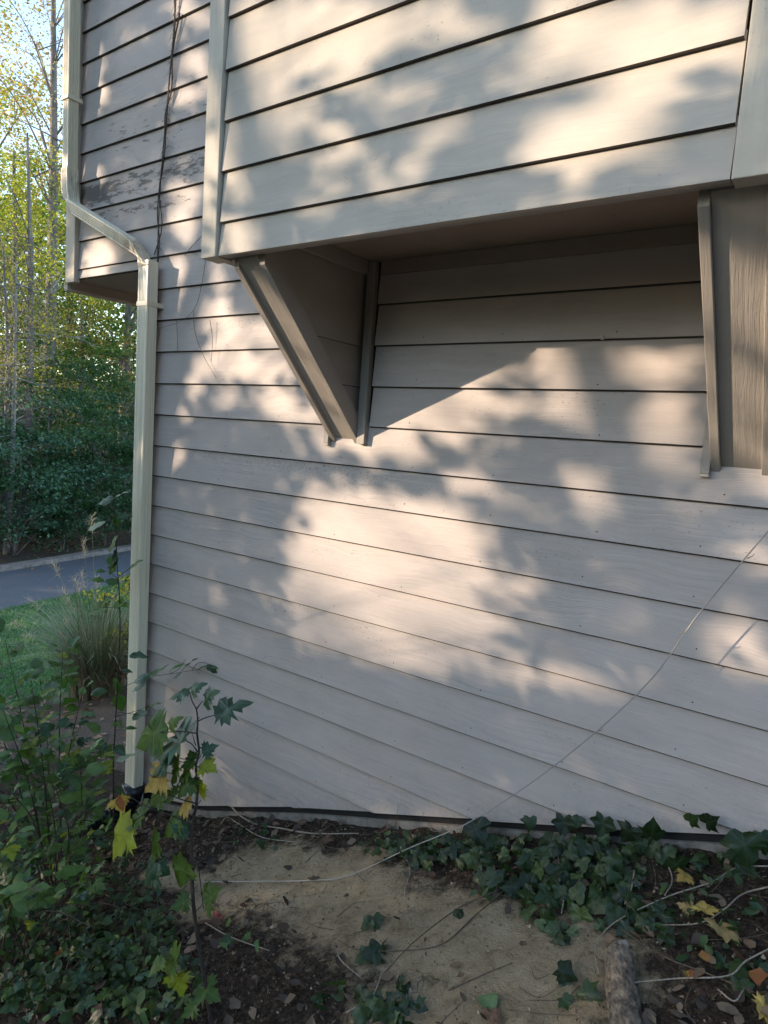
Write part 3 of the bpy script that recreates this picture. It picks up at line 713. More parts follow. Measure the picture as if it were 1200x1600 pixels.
tree('grey_twiggy_tree', 'half-bare tree with pale grey twigs at the left edge', 'tree', gp(2, 21), 9.5, [(0, 0, 6.0, 1.5, 1.5, 2.6)], T_GREY, 6000, .075, .09, M_BARK, (.1, 0), G1, limbs=7, clump=.8)
tree('yellow_maple', 'broad yellow-leaved tree filling the top left corner', 'tree', gp(-25, 31), 21, [(0, 0, 11, 3.6, 3.6, 4.4), (.3, -.3, 15.5, 2.6, 2.6, 3)], T_YELG, 17000, .13, .28, M_BARK, (.2, .1), G1, limbs=24, mats2=T_AUT, clump=.8)
tree('yellow_green_tree', 'sunlit yellow-green tree seen left of the downspout', 'tree', gp(100, 33), 15.5, [(0, 0, 8.5, 3.2, 3.2, 5.0)], T_YELG, 16000, .13, .22, M_BARK, (0, .1), G1, limbs=20, mats2=T_GRN, clump=.75)
tree('autumn_tree', 'orange and yellow tree under the upper storey overhang', 'tree', gp(120, 29), 9.0, [(0, 0, 5.2, 2.6, 2.6, 2.8)], T_AUT, 5000, .12, .16, M_BARK, (0, .1), G1, limbs=14, mats2=T_GRN, clump=.65)
tree('green_tree', 'mid green tree behind the lower downspout elbow', 'tree', gp(190, 30), 13.0, [(0, 0, 7.0, 3.6, 3.6, 5)], T_GRN, 13000, .13, .22, M_BARK, (0, .1), G1, limbs=20, mats2=T_DARKG, clump=.75)
tree('green_tree', 'mid green tree at the far left behind the grey twigs', 'tree', gp(15, 28), 14.0, [(0, 0, 7.5, 3.2, 3.2, 4.6)], T_GRN, 11000, .13, .2, M_BARK, (0, .1), G1, limbs=18, mats2=T_YELG, clump=.75)
for px, dd in ((-190, 24), (-330, 27), (-150, 36), (330, 34), (430, 31)):
    tree('green_tree', 'green tree beyond the road outside the picture, %s' % {-190: 'near the kerb', -330: 'furthest left', -150: 'deep in the wood', 330: 'behind the house corner', 430: 'behind the house'}[px], 'tree', gp(px, dd), 14, [(0, 0, 7.5, 3.4, 3.4, 5)], T_GRN, 7000, .16, .22, M_BARK, (0, .1), G1, limbs=10, mats2=T_YELG, clump=.8)
G2 = 'shrubs along the far side of the road'
shrubs = [(-40, 20.6, 4.6, T_DARKG, 'dark green shrub at the left edge beyond the kerb'), (20, 20.4, 3.9, T_BLUEG, 'blue-green bush low on the left beyond the kerb'),
          (60, 21.8, 5.6, T_DARKG, 'tall dark shrub under the pale trunk'), (98, 21.2, 3.4, T_BLUEG, 'drooping bush in the middle above the kerb'),
          (135, 22.6, 5.8, T_DARKG, 'tall shrub with bluish leaves below the orange tree'), (165, 22.0, 3.6, T_DARKG, 'low dark bush above the kerb left of the downspout'),
          (205, 24, 6.6, T_GRN, 'dense green shrub half hidden by the downspout'), (85, 25.5, 6.5, T_GRN, 'green shrub further back in the middle'),
          (-5, 24.5, 6.8, T_GRN, 'green shrub further back at the left'), (265, 23, 5.0, T_DARKG, 'dark shrub hidden behind the house corner'), (-130, 21, 4.6, T_DARKG, 'dark shrub outside the picture on the left')]
for px, dd, h, mt, lb in shrubs:
    w = h * .42
    tree('shrub', lb, 'shrub', gp(px, dd), h * .92, [(0, 0, h * .52, w, w, h * .48)], mt, int(2600 * h / 2), .105, .05, M_BARK, (rng.uniform(-.3, .3), .2), G2, limbs=12, mats2=T_DARKG if mt is not T_DARKG else T_BLUEG, clump=.62)
b_ = gp(12, 20.5); dt = thing('dead_tree', 'dead pale tree with bare near-horizontal branches at the left edge', 'tree', b_, G1)
m = MB(); m.tube(spline([b_, b_ + np.array([.1, .1, 3.5]), b_ + np.array([.0, .2, 7.8])], 8), list(np.linspace(.10, .02, 17)), 8); m.build('trunk', M_BARK2, dt, smooth=True)
m = MB()
for q in range(34):
    z_ = rng.uniform(2.6, 7.4); a_ = rng.uniform(0, 6.283); L_ = rng.uniform(.8, 2.3); p0 = b_ + np.array([.08, .13, z_]); e_ = p0 + np.array([math.cos(a_) * L_, math.sin(a_) * L_, rng.uniform(-.35, .45)]); md = (p0 + e_) / 2 + rv(.09)
    m.tube(spline([p0, md, e_], 4), list(np.linspace(.022, .006, 9)), 4)
    for _ in range(4):
        s_ = p0 + (e_ - p0) * rng.uniform(.35, .95); t_ = s_ + rv(.28) + (e_ - p0) * .12; m.tube(spline([s_, (s_ + t_) / 2 + rv(.04), t_], 3), list(np.linspace(.009, .003, 7)), 3)
m.build('branches', M_BARK2, dt, smooth=True)
# far wood closing the view, one mass nobody could count
nb = 26000; a = rng.uniform(-420, 520, nb); dist = rng.uniform(40, 62, nb)
C = np.array([at_dist(px_, 650, d_) for px_, d_ in zip(a, dist)]); hgt = 10.5 + 3 * np.sin(a * .021) + 1.5 * np.sin(a * .07)
C[:, 2] = ground(C[:, 0], C[:, 1]) + rng.uniform(0, 1, nb) ** .8 * hgt
leaf_cloud('distant_wood', C, .42, T_GRN, kind='stuff')

# ------------------------------------------------------------------ unseen leaf masses placed to shade the wall: sun-side belt and two tree crowns
nb = 52000; s = rng.uniform(-26, 44, nb); dep = rng.uniform(-3, 3, nb)  # unseen leaf belt, top height set to shade lower wall and forest
cx = -32.7 - .6 * s + SUN[0] * dep; cy = -24 + .768 * s + SUN[1] * dep
top = 9.3 + .22 * np.sin(s * .9) + .18 * np.sin(s * 2.3 + 1) - .20 * np.clip(s - 7, 0, 30)
zz = ground(cx, cy); cz = zz * 0 - 2.5 + (top + 2.5) * rng.uniform(0, 1, nb) ** .85
cz = np.maximum(cz, zz + .05)
leaf_cloud('unseen_shade_belt', np.stack([cx, cy, cz], 1), .50, T_GRN, kind='stuff')

nb = 30000; s = rng.uniform(0, 1, nb); an = np.radians(-108 + 103 * s); rr = rng.uniform(17, 22, nb)  # leaf arc added out of view to cut low sky light in the recess
cx, cy = rr * np.cos(an), -2 + rr * np.sin(an); zz = ground(cx, cy)
leaf_cloud('unseen_sky_blocker', np.stack([cx, cy, zz + rng.uniform(0, 1, nb) ** .85 * (6.5 + 1.5 * np.sin(s * 40))], 1), .50, T_GRN, kind='stuff')

def uv(px, py, plane):
    p = on_y(px, py, plane); t = (0 - p[1]) / SUN[1]; q = p + SUN * t; return q[0], q[2]
W_ = [(155, 85, 6, 22, .8), (155, 115, 14, 25, .8), (157, 155, 14, 25, .9), (150, 190, 8, 12, .8), (150, 270, 14, 14, .9), (148, 305, 9, 12, .8),
      (290, 20, 22, 28, .9), (325, 35, 14, 18, .9), (310, 100, 25, 22, .9), (290, 150, 28, 22, .8), (325, 130, 12, 20, .9), (280, 60, 8, 20, .7), (300, 305, 30, 22, .9), (285, 340, 16, 30, .9), (312, 370, 24, 25, .9),
      (160, 400, 26, 22, 1), (150, 430, 34, 12, 1), (320, 420, 34, 18, .9), (290, 430, 15, 24, .9), (345, 440, 25, 18, .9), (290, 480, 20, 22, .9), (350, 495, 38, 25, .95), (295, 520, 24, 20, .9), (375, 530, 42, 25, 1), (430, 530, 34, 20, 1),
      (330, 570, 26, 24, 1), (415, 580, 55, 24, 1), (300, 600, 22, 16, .9), (445, 630, 42, 22, 1), (365, 625, 28, 14, .8), (480, 655, 32, 16, .9), (285, 640, 14, 14, .9), (272, 720, 18, 20, .9), (330, 715, 12, 8, .5),
      (540, 690, 52, 18, 1), (600, 702, 64, 16, .9), (700, 672, 80, 26, .8), (800, 640, 60, 30, .7), (950, 578, 150, 34, .85), (1050, 570, 70, 26, .9), (900, 630, 50, 34, .6), (1000, 655, 90, 34, .75), (960, 760, 70, 44, .9), (1040, 705, 66, 34, .8), (1050, 800, 76, 26, .8), (1150, 640, 40, 40, .6),
      (560, 802, 84, 34, 1.2), (500, 780, 30, 20, .7), (600, 868, 135, 72, 2.0), (565, 930, 120, 66, 2.0), (690, 865, 56, 66, 1.8), (640, 985, 140, 52, 1.8), (508, 965, 62, 46, 1.3), (700, 1030, 90, 28, .9), (850, 1062, 100, 24, .9), (820, 915, 60, 26, .35), (740, 760, 40, 26, .7),
      (1040, 985, 76, 28, .95), (1150, 1000, 54, 44, 1), (1185, 1045, 34, 22, 1), (1190, 870, 30, 32, .9), (1120, 860, 46, 12, .6), (860, 965, 40, 14, .3),
      (315, 870, 9, 22, .9), (332, 895, 24, 12, .9), (345, 925, 10, 14, .9), (352, 950, 18, 12, .8), (340, 985, 10, 13, .9), (480, 1128, 17, 7, .8), (900, 1110, 40, 10, .5)]
B_ = [(400, 50, 70, 60, 1.3), (450, 85, 100, 50, 1.3), (405, 150, 75, 90, 1.4), (375, 250, 40, 60, .8), (520, 55, 130, 44, 1.1), (640, 30, 90, 30, .9), (620, 160, 60, 30, .6), (1045, 55, 115, 50, 1.4), (1000, 120, 66, 54, 1.1), (950, 200, 80, 40, 1.1), (900, 235, 64, 60, 1.1), (880, 60, 66, 66, 1),
      (1150, 90, 50, 40, .8), (530, 250, 40, 60, .5), (470, 345, 50, 20, .8), (390, 370, 50, 22, .8), (600, 290, 70, 34, .45), (1130, 150, 40, 22, .6), (1185, 60, 24, 70, .9), (340, 200, 14, 200, .8), (1010, 255, 60, 22, .7), (760, 40, 50, 30, .7), (700, 210, 40, 26, .4)]
blobs = []
for lst, Y0 in ((W_, 0.0), (B_, -.70)):
    for px, py, rx, ry, st in lst:
        c0 = np.array(uv(px, py, Y0)); du = np.array(uv(px + rx, py, Y0)) - c0; dv = np.array(uv(px, py + ry, Y0)) - c0
        Mx = np.linalg.inv(np.stack([du, dv], 1)); blobs.append((c0, Mx, st))
def add3(X, Y, Z, r, st):
    t = -Y / SUN[1]; blobs.append((np.array([X + SUN[0] * t, Z + SUN[2] * t]), np.eye(2) / r, st))
for f_ in (.12, .28, .45, .62, .78): add3(-1.95, -.65 * f_, 1.51 + .65 * f_, .12, .9)
for X_, f_ in ((-.36, .75), (-.37, .5), (-.28, .75), (-.24, .6), (-.30, .35), (-.27, .12)): add3(X_, -.65 * f_, 1.51 + .65 * f_, .10, .9)
def litmap(u, v_):
    L = np.zeros(len(u)); P = np.stack([u, v_], 1)
    for c0, Mx, st in blobs:
        q = (P - c0) @ Mx.T; L = np.maximum(L, st * np.exp(-((q ** 2).sum(1)) ** 1.6 * .8))
    return np.clip(L, 0, 1)
rng = np.random.default_rng(23)
T_SHADE = leafmat('dapple_tree_foliage', [(.03, .07, .015), (.06, .11, .02), (.12, .15, .03)], .5, .15)
def shade_tree(name, label, t0, t1, u0, u1, v0, v1, n, size, base, power):
    t = thing(name, label, 'tree', base, 'unseen trees shaped to dapple the wall')
    u = rng.uniform(u0, u1, n); w = rng.uniform(v0, v1, n); L = litmap(u, w)
    keep = rng.uniform(0, 1, n) < (1 - L) ** power  # crown thinned by litmap so sun patches land on the wall
    u, w = u[keep], w[keep]; tt = rng.uniform(t0, t1, len(u))
    P = np.stack([u, np.zeros(len(u)), w], 1) - SUN[None, :] * tt[:, None]
    g = ground(P[:, 0], P[:, 1]); P = P[P[:, 2] > g + .3]
    top = np.array([P[:, 0].mean(), P[:, 1].mean(), np.percentile(P[:, 2], 88)]); b = np.array(base)
    m = MB(); path = spline([b - np.array([0, 0, .3]), (b + top) / 2 + np.array([.15, -.1, 0]), top], 8); m.tube(path, list(np.linspace(.17, .03, len(path))), 9); m.build('trunk', M_BARK, t, smooth=True)
    m = MB()
    for q in rng.choice(len(P), 20, replace=False):
        e = P[q]; s_ = np.array(path[int(np.clip((e[2] - b[2]) / (top[2] - b[2]) * .7, .1, .95) * (len(path) - 1))]); m.tube(spline([s_, (s_ + e) / 2 + np.array([0, 0, .25]), e], 4), list(np.linspace(.009, .003, 9)), 4)
    m.build('branches', M_BARK, t, smooth=True)
    leaf_cloud('crown', P, size, T_SHADE, t, up=.1, nrm=-SUN * .8)
b1 = np.array([-5.6, 0, 2]) - SUN * 7.2; b1[2] = ground(b1[0], b1[1]) 
b2 = np.array([1.6, 0, 2]) - SUN * 13; b2[2] = ground(b2[0], b2[1])
shade_tree('dapple_tree', 'unseen tree beside the lawn, crown shaped to dapple the wall', 5.2, 9.0, -5.6, 1.2, .0, 5.6, 27000, .105, b1, 3.0)
shade_tree('dapple_tree', 'taller unseen tree farther back, crown shaped to dapple the wall', 10.5, 15, -6.6, 1.6, -.6, 6.6, 19000, .12, b2, 3.0)
#PLANTS#
# ------------------------------------------------------------------ plants against the wall and in front
def P3(px, py, dep): return CAM + ray(px, py) * dep
def depth(p): return float((np.array(p) - CAM) @ F)
def stem(parent, pts, r0, r1, mat=M_STEM, name='stem', n=6, sp=6):
    m = MB(); path = spline(pts, sp); m.tube(path, list(np.linspace(r0, r1, len(path))), n); return m.build(name, mat, parent, smooth=True)
def pleaf(parent, kind, b, t, Y, petiole=None, wid=1.0, tilt=None, dY=None, mat=M_STEM):
    pb = P3(b[0], b[1], Y); dY = rng.uniform(-.03, .03) if dY is None else dY; pt = P3(t[0], t[1], Y + dY); d = pt - pb
    n = np.array([rng.uniform(-.4, .4), -.55 + rng.uniform(-.3, .3), .75]) if tilt is None else np.array(tilt, float)
    put(kind, parent, pb, d, n, np.linalg.norm(d) * 1.05, wid)
    if petiole is not None: stem(parent, [P3(petiole[0], petiole[1], Y), (P3(petiole[0], petiole[1], Y) + pb) / 2 + np.array([0, 0, -.004]), pb], .0016, .0010, mat, 'leaf_stalk', 4, 3)

# tall maple sapling
b = hit(338, 1655); YS = depth(b)
sap = thing('maple_sapling', 'dark-stemmed maple sapling standing in front of the lower left siding', 'sapling', b)
st1 = [(338, 1655), (322, 1545), (305, 1440), (300, 1370), (299, 1300), (306, 1262), (309, 1225), (306, 1197), (311, 1175), (308, 1147), (309, 1127), (307, 1108)]
stem(sap, [P3(x, y, YS) for x, y in st1], .0062, .0022)
for path in ([(307, 1108), (300, 1095), (296, 1080)], [(307, 1108), (313, 1100), (317, 1095)], [(309, 1127), (322, 1121), (337, 1117)], [(308, 1146), (285, 1143), (262, 1144), (250, 1144)], [(309, 1175), (300, 1163), (288, 1156)],
             [(305, 1255), (280, 1248), (262, 1240)], [(299, 1290), (270, 1275), (235, 1262), (205, 1245), (188, 1215)], [(299, 1300), (302, 1270), (314, 1250)], [(300, 1370), (308, 1345), (312, 1370), (318, 1420)]):
    stem(sap, [P3(x, y, YS + rng.uniform(-.01, .01)) for x, y in path], .0022, .0011, sp=4, n=5)
SL = [('teal', (297, 1081), (260, 1087), None), ('teal', (297, 1080), (320, 1064), None), ('teal', (317, 1095), (337, 1077), None), ('teal', (336, 1117), (392, 1091), None),
      ('mgrn', (262, 1136), (201, 1163), (262, 1143)), ('mgrn', (262, 1136), (282, 1117), None), ('teal', (300, 1142), (238, 1184), (306, 1165)), ('teal', (315, 1176), (341, 1164), (311, 1185)),
      ('teal', (272, 1184), (229, 1208), (292, 1192)), ('mgrn', (303, 1190), (278, 1222), (307, 1196)), ('mgrn', (303, 1188), (296, 1172), None), ('mgrn', (280, 1184), (267, 1228), (300, 1185)), ('mgrn', (305, 1186), (282, 1200), None),
      ('myel', (315, 1192), (338, 1206), (308, 1198)), ('yel', (262, 1207), (226, 1237), (280, 1208)), ('myel', (311, 1216), (316, 1256), (308, 1210)), ('mgrn', (309, 1213), (303, 1240), None), ('mgrn', (303, 1216), (273, 1246), (308, 1210)),
      ('mgrn', (258, 1236), (225, 1256), (270, 1243)), ('yel', (300, 1252), (271, 1270), (303, 1262)), ('mgrn', (276, 1243), (256, 1236), None), ('ora', (186, 1243), (189, 1269), None), ('yel', (182, 1245), (192, 1266), None),
      ('myel', (206, 1284), (167, 1343), (232, 1265)), ('mgrn', (232, 1266), (192, 1294), (240, 1262)), ('mgrn', (246, 1300), (231, 1350), (248, 1270)), ('mgrn', (283, 1280), (249, 1307), None),
      ('teal', (248, 1350), (216, 1382), (262, 1340)), ('teal', (243, 1352), (268, 1368), None), ('mgrn', (290, 1343), (275, 1390), (300, 1335)), ('mgrn', (297, 1404), (266, 1420), (302, 1410)), ('mgrn', (318, 1410), (344, 1388), (304, 1425)),
      ('mgrn', (256, 1497), (230, 1524), None), ('mgrn', (280, 1492), (254, 1516), (312, 1480)), ('myel', (275, 1517), (285, 1558), (315, 1500)), ('mgrn', (312, 1540), (344, 1562), (322, 1535)), ('mgrn', (308, 1570), (283, 1590), (326, 1560)), ('teal', (296, 1300), (268, 1290), None)]
for kd, bb, tt, pt in SL: pleaf(sap, kd, bb, tt, YS, pt, wid=1.15)

# thin tall sapling by the downspout
b = hit(176, 1322); Y2 = depth(b)
sp2 = thing('thin_sapling', 'tall thin sapling with few leaves rising beside the downspout', 'sapling', b)
stem(sp2, [P3(x, y, Y2) for x, y in [(176, 1322), (178, 1290), (177, 1200), (182, 1100), (187, 1000), (187, 940), (183, 880), (180, 810), (177, 775)]], .0052, .0017)
for path in ([(183, 1078), (225, 1060), (265, 1053), (305, 1047), (350, 1041)], [(265, 1053), (280, 1045), (290, 1030)], [(300, 1047), (312, 1035), (335, 1040)], [(186, 900), (200, 890), (217, 874)], [(186, 905), (168, 893), (150, 891)],
             [(187, 920), (160, 908), (138, 903)], [(187, 950), (160, 950), (137, 957)], [(181, 1112), (210, 1116), (247, 1118)], [(180, 1120), (215, 1110), (247, 1097)], [(179, 1140), (195, 1140), (212, 1134)]):
    stem(sp2, [P3(x, y, Y2 + rng.uniform(-.02, .02)) for x, y in path], .0019, .0009, sp=4, n=5)
for kd, bb, tt in [('pale', (172, 781), (198, 765)), ('smallg', (178, 780), (150, 782)), ('smallg', (183, 806), (206, 804)), ('bush', (178, 808), (168, 830)), ('bush', (180, 806), (182, 826)), ('pale', (164, 815), (132, 828)), ('bush', (183, 835), (162, 868)),
                   ('bush', (184, 862), (158, 884)), ('bush', (184, 868), (170, 898)), ('bush', (183, 880), (164, 866)), ('narrow', (198, 892), (220, 873)), ('narrow', (165, 893), (143, 890)), ('narrow', (165, 908), (135, 902)), ('bush', (186, 912), (165, 906)),
                   ('narrow', (165, 951), (135, 958)), ('bush', (196, 938), (176, 948)), ('bush', (188, 940), (200, 948)), ('smallg', (202, 1024), (233, 1026)), ('smallg', (192, 1046), (207, 1048)), ('bush', (184, 1060), (173, 1092)), ('bush', (183, 1085), (188, 1115)),
                   ('smallg', (208, 1066), (235, 1050)), ('narrow', (232, 1058), (262, 1038)), ('narrow', (262, 1052), (282, 1034)), ('narrow', (282, 1048), (305, 1026)), ('narrow', (285, 1050), (270, 1060)), ('narrow', (306, 1047), (328, 1036)), ('smallg', (322, 1040), (345, 1047)), ('narrow', (328, 1042), (352, 1040)), ('smallg', (228, 1068), (205, 1078)),
                   ('smallg', (206, 1122), (232, 1112)), ('narrow', (228, 1108), (249, 1096)), ('narrow', (188, 1140), (212, 1134)), ('smallg', (180, 1165), (196, 1180)), ('bush', (178, 1200), (160, 1188)), ('smallg', (178, 1230), (200, 1245)), ('pale', (180, 1190), (222, 1172)), ('bush', (176, 1280), (160, 1300))]:
    pleaf(sp2, kd, bb, tt, Y2, wid=1.1)

# leafy shrub at the left edge
b = hit(92, 1405)
bush = thing('leafy_shrub', 'many-stemmed green shrub with pointed leaves filling the lower left corner', 'shrub', b)
bush_n = 292
ends = [(8, 1000, -.25), (48, 1060, -.1), (98, 1015, .1), (130, 1075, .15), (170, 1150, .1), (5, 1110, -.35), (45, 1170, -.3), (125, 1190, -.2), (70, 1120, .2), (-40, 1060, -.2), (-60, 1180, -.3), (150, 1240, -.15), (20, 1240, -.4), (88, 1235, -.35), (-30, 1290, -.45), (60, 1040, .25)]
def grow(bush, root, spread, ends, limit, lo=.050, hi=.100):
    nl = 0
    for ex, ey, dy in ends:
        x0 = root[0] + rng.uniform(-spread, spread); B_0 = hit(x0, root[1] + rng.uniform(-18, 18)); Yb = B_0[1]; E_ = on_y(ex, ey, Yb + dy)
        K = (B_0 + E_) / 2 + np.array([rng.uniform(-.05, .05), 0, .12]); path = spline([B_0 - np.array([0, 0, .02]), K, E_], 9)
        m = MB(); m.tube(path, list(np.linspace(.0045, .0014, len(path))), 5); m.build('stem', M_STEMB if rng.random() < .5 else M_STEM, bush, smooth=True)
        for q in range(4, len(path)):
            for _ in range(2 if q > 7 else 1):
                if nl >= limit: break
                side = rv(1); side[2] *= .35; t_ = np.array(path[min(q + 1, len(path) - 1)]) - np.array(path[q - 1]); t_ /= np.linalg.norm(t_)
                d = side / np.linalg.norm(side) + t_ * .55; d /= np.linalg.norm(d); tw = np.array(path[q]) + d * rng.uniform(.01, .06)
                put(random.choices(['bush', 'mgrn', 'myel', 'teal'], [7, 2, .25, 1])[0], bush, tw, d, (rng.uniform(-.5, .5), rng.uniform(-.7, .2), 1), rng.uniform(lo, hi), 1.05); nl += 1
grow(bush, (92, 1405), 26, ends, 296)
b = hit(30, 1500); bush2 = thing('leafy_shrub', 'lower leafy seedling clump at the left edge in front of the tall shrub', 'shrub', b)
grow(bush2, (30, 1500), 60, [(-20, 1330, -.1), (20, 1300, .0), (60, 1330, .1), (110, 1340, .15), (140, 1380, .05), (-40, 1380, -.15), (0, 1400, -.2), (70, 1390, -.2), (150, 1450, -.1), (200, 1420, .1), (180, 1350, .2), (-60, 1450, -.2), (100, 1300, .25)], 200, .038, .075)

def scatter_px(lst):
    out = []
    for cx, cy, rx, ry, n in lst:
        for _ in range(n):
            a = rng.uniform(0, 6.283); r = math.sqrt(rng.uniform(0, 1)); out.append((cx + rx * r * math.cos(a), cy + ry * r * math.sin(a)))
    return out
# ground cover in the lower left corner
gc = thing('ground_cover', 'tangle of low green creepers and seedlings below the leafy shrub', 'creeper', hit(100, 1540))
for px, py in scatter_px([(60, 1500, 100, 90, 78), (190, 1450, 75, 70, 46), (140, 1345, 70, 60, 30), (30, 1380, 60, 60, 30), (250, 1560, 70, 50, 34), (100, 1590, 110, 40, 36), (390, 1480, 40, 30, 6), (230, 1400, 30, 30, 8), (-60, 1450, 50, 120, 20)]):
    g = hit(px, py); g[2] = gz(g[0], g[1]); h = rng.uniform(.008, .11)
    kd = random.choices(['ivy', 'teal', 'smallg', 'mgrn', 'bush', 'ivyg', 'ivyh', 'narrow'], [2.5, 1.2, 2, 1.5, 4, 1.5, 2, 3])[0]
    p = g + np.array([0, -h * .5, h]); d = rv(1); d[2] = rng.uniform(-.4, .2)
    put(kd, gc, p, d, (rng.uniform(-.5, .5), -.45 + rng.uniform(-.4, .4), .9), rng.uniform(.026, .062), 1.1)
    if rng.random() < .25: stem(gc, [g, (g + p) / 2 + rv(.006), p], .0012, .0008, M_STEMB, 'leaf_stalk', 4, 3)
for path in ([(0, 1395), (20, 1398), (40, 1440), (42, 1600)], [(150, 1400), (100, 1450), (60, 1500), (20, 1550)], [(95, 1375), (130, 1395), (185, 1412), (230, 1430)], [(250, 1440), (200, 1500), (120, 1560)], [(0, 1555), (90, 1552), (200, 1560), (290, 1540)],
             [(95, 1600), (98, 1540), (110, 1500), (105, 1440)], [(160, 1600), (155, 1550), (140, 1500)], [(210, 1515), (212, 1480), (205, 1440)], [(320, 1455), (360, 1480), (420, 1500)]):
    stem(gc, [hit(x, y) + np.array([0, 0, rng.uniform(.01, .05)]) for x, y in path], .0022, .0014, random.choice([M_STEMB, M_VINE]), 'runner', 5, 5)

# ivy at the foot of the wall
ivy = thing('ivy', 'dark green ivy spreading along the foot of the siding on the right', 'ivy', hit(860, 1370))
for px, py in scatter_px([(690, 1322, 100, 24, 40), (830, 1345, 105, 50, 82), (930, 1355, 80, 62, 66), (1040, 1330, 70, 40, 14), (1165, 1318, 34, 36, 9), (860, 1430, 45, 30, 12), (1000, 1430, 60, 30, 12), (610, 1560, 60, 36, 24), (525, 1545, 40, 26, 6), (600, 1475, 26, 12, 4), (880, 1540, 30, 30, 5), (1165, 1500, 34, 44, 6), (580, 1425, 10, 12, 2)]):
    g = hit(px, py + 14); 
    if g[1] > -.03: g[1] = -.03
    g[2] = gz(g[0], g[1]); dense = math.exp(-((px - 870) / 170) ** 2) * math.exp(-((py - 1345) / 60) ** 2); h = rng.uniform(.008, .03 + .065 * dense)
    p = g + np.array([0, -h * .3, h]); p[1] = min(p[1], -.03); d = np.array([rng.uniform(-.8, .8), -.35 + rng.uniform(-.5, .5), -.35 + rng.uniform(-.45, .45)])
    put(random.choices(['ivyg', 'ivy', 'ivyh'], [1, 10, 1.2])[0], ivy, p, d, (rng.uniform(-.45, .45), -.75 + rng.uniform(-.4, .4), .75), rng.uniform(.034, .074), 1.15)
for (bx, by, tx, ty, Y, sz) in [(1160, 1300, 1165, 1330, -.10, 1.5), (1188, 1300, 1196, 1325, -.08, 1.1), (1100, 1288, 1118, 1280, -.07, .8), (1075, 1285, 1090, 1276, -.06, .7), (905, 1275, 902, 1290, -.05, 1), (945, 1275, 938, 1295, -.06, 1.2), (882, 1274, 880, 1296, -.06, 1.2), (828, 1275, 826, 1292, -.08, 1.1), (738, 1282, 748, 1306, -.12, 1.3), (640, 1370, 648, 1400, -.32, 1), (632, 1415, 628, 1436, -.36, .9), (712, 1400, 704, 1420, -.33, 1),
                               (600, 1458, 606, 1484, -.5, 1), (1018, 1310, 1020, 1292, -.09, 1), (990, 1290, 975, 1310, -.07, 1)]:
    pb, pt = on_y(bx, by, Y), on_y(tx, ty, Y - .02); d = pt - pb
    put('ivy', ivy, pb, d, (.2, -.9, .45), np.linalg.norm(d) * 1.35 * sz, 1.2)
for path, mt in ([[(625, 1330), (640, 1365), (632, 1400), (640, 1460)], M_VINE], [[(795, 1395), (740, 1440), (690, 1485), (625, 1495), (560, 1488), (528, 1476)], M_STEMB], [[(780, 1400), (720, 1420), (650, 1480), (600, 1525)], M_STEMB], [[(1210, 1365), (1150, 1363), (1110, 1390), (1040, 1415), (960, 1450), (930, 1490), (935, 1530)], M_VINE],
                 [[(1210, 1490), (1165, 1510), (1135, 1538), (1060, 1535), (1000, 1545), (950, 1550)], M_VINE], [[(1205, 1398), (1160, 1403), (1130, 1435), (1090, 1450), (1020, 1450)], M_IVYST] if False else [[(1205, 1398), (1160, 1403), (1130, 1435), (1090, 1450), (1020, 1450)], M_VINE],
                 [[(1040, 1350), (1050, 1380), (1038, 1410)], M_VINE], [[(870, 1340), (880, 1400), (876, 1440)], M_VINE], [[(990, 1370), (985, 1400), (975, 1420)], M_VINE], [[(940, 1350), (945, 1375), (930, 1400)], M_VINE], [[(700, 1560), (760, 1530), (800, 1512)], M_STEMB], [[(530, 1480), (530, 1510), (565, 1540)], M_VINE], [[(540, 1590), (580, 1565), (600, 1520)], M_VINE], [[(1120, 1560), (1145, 1580), (1160, 1560)], M_VINE], [[(965, 1455), (1040, 1500), (1100, 1530), (1180, 1560)], M_STEMB]):
    stem(ivy, [hit(x, y) + np.array([0, 0, rng.uniform(.008, .03)]) for x, y in path], .0026, .0017, mt, 'runner', 5, 6)

# long pale vine leaning against the wall
vn = thing('bare_vine', 'long thin pale vine stem slanting up across the siding', 'vine', hit(330, 1377))
vp = [hit(x, y) + np.array([0, 0, .006]) for x, y in [(300, 1380), (400, 1379), (480, 1378), (545, 1370)]] + [on_y(x, y, Y) for x, y, Y in [(640, 1325, -.24), (740, 1281, -.17), (865, 1197, -.135), (1005, 1075, -.12), (1095, 955, -.115), (1200, 830, -.115), (1290, 725, -.12), (1400, 590, -.13)]]
k = NM('pale_wiry_vine'); stem(vn, vp, .0024, .0022, k.done((.33, .30, .26), .7), 'stem', 6, 8)
for (x, y) in [(1168, 872), (1062, 990), (935, 1142)]:
    p = on_y(x, y, -.12); stem(vn, [p, p + np.array([.012, -.006, .008]), p + np.array([.018, -.01, .018])], .0022, .0008, M_VINE, 'bud', 4, 2)

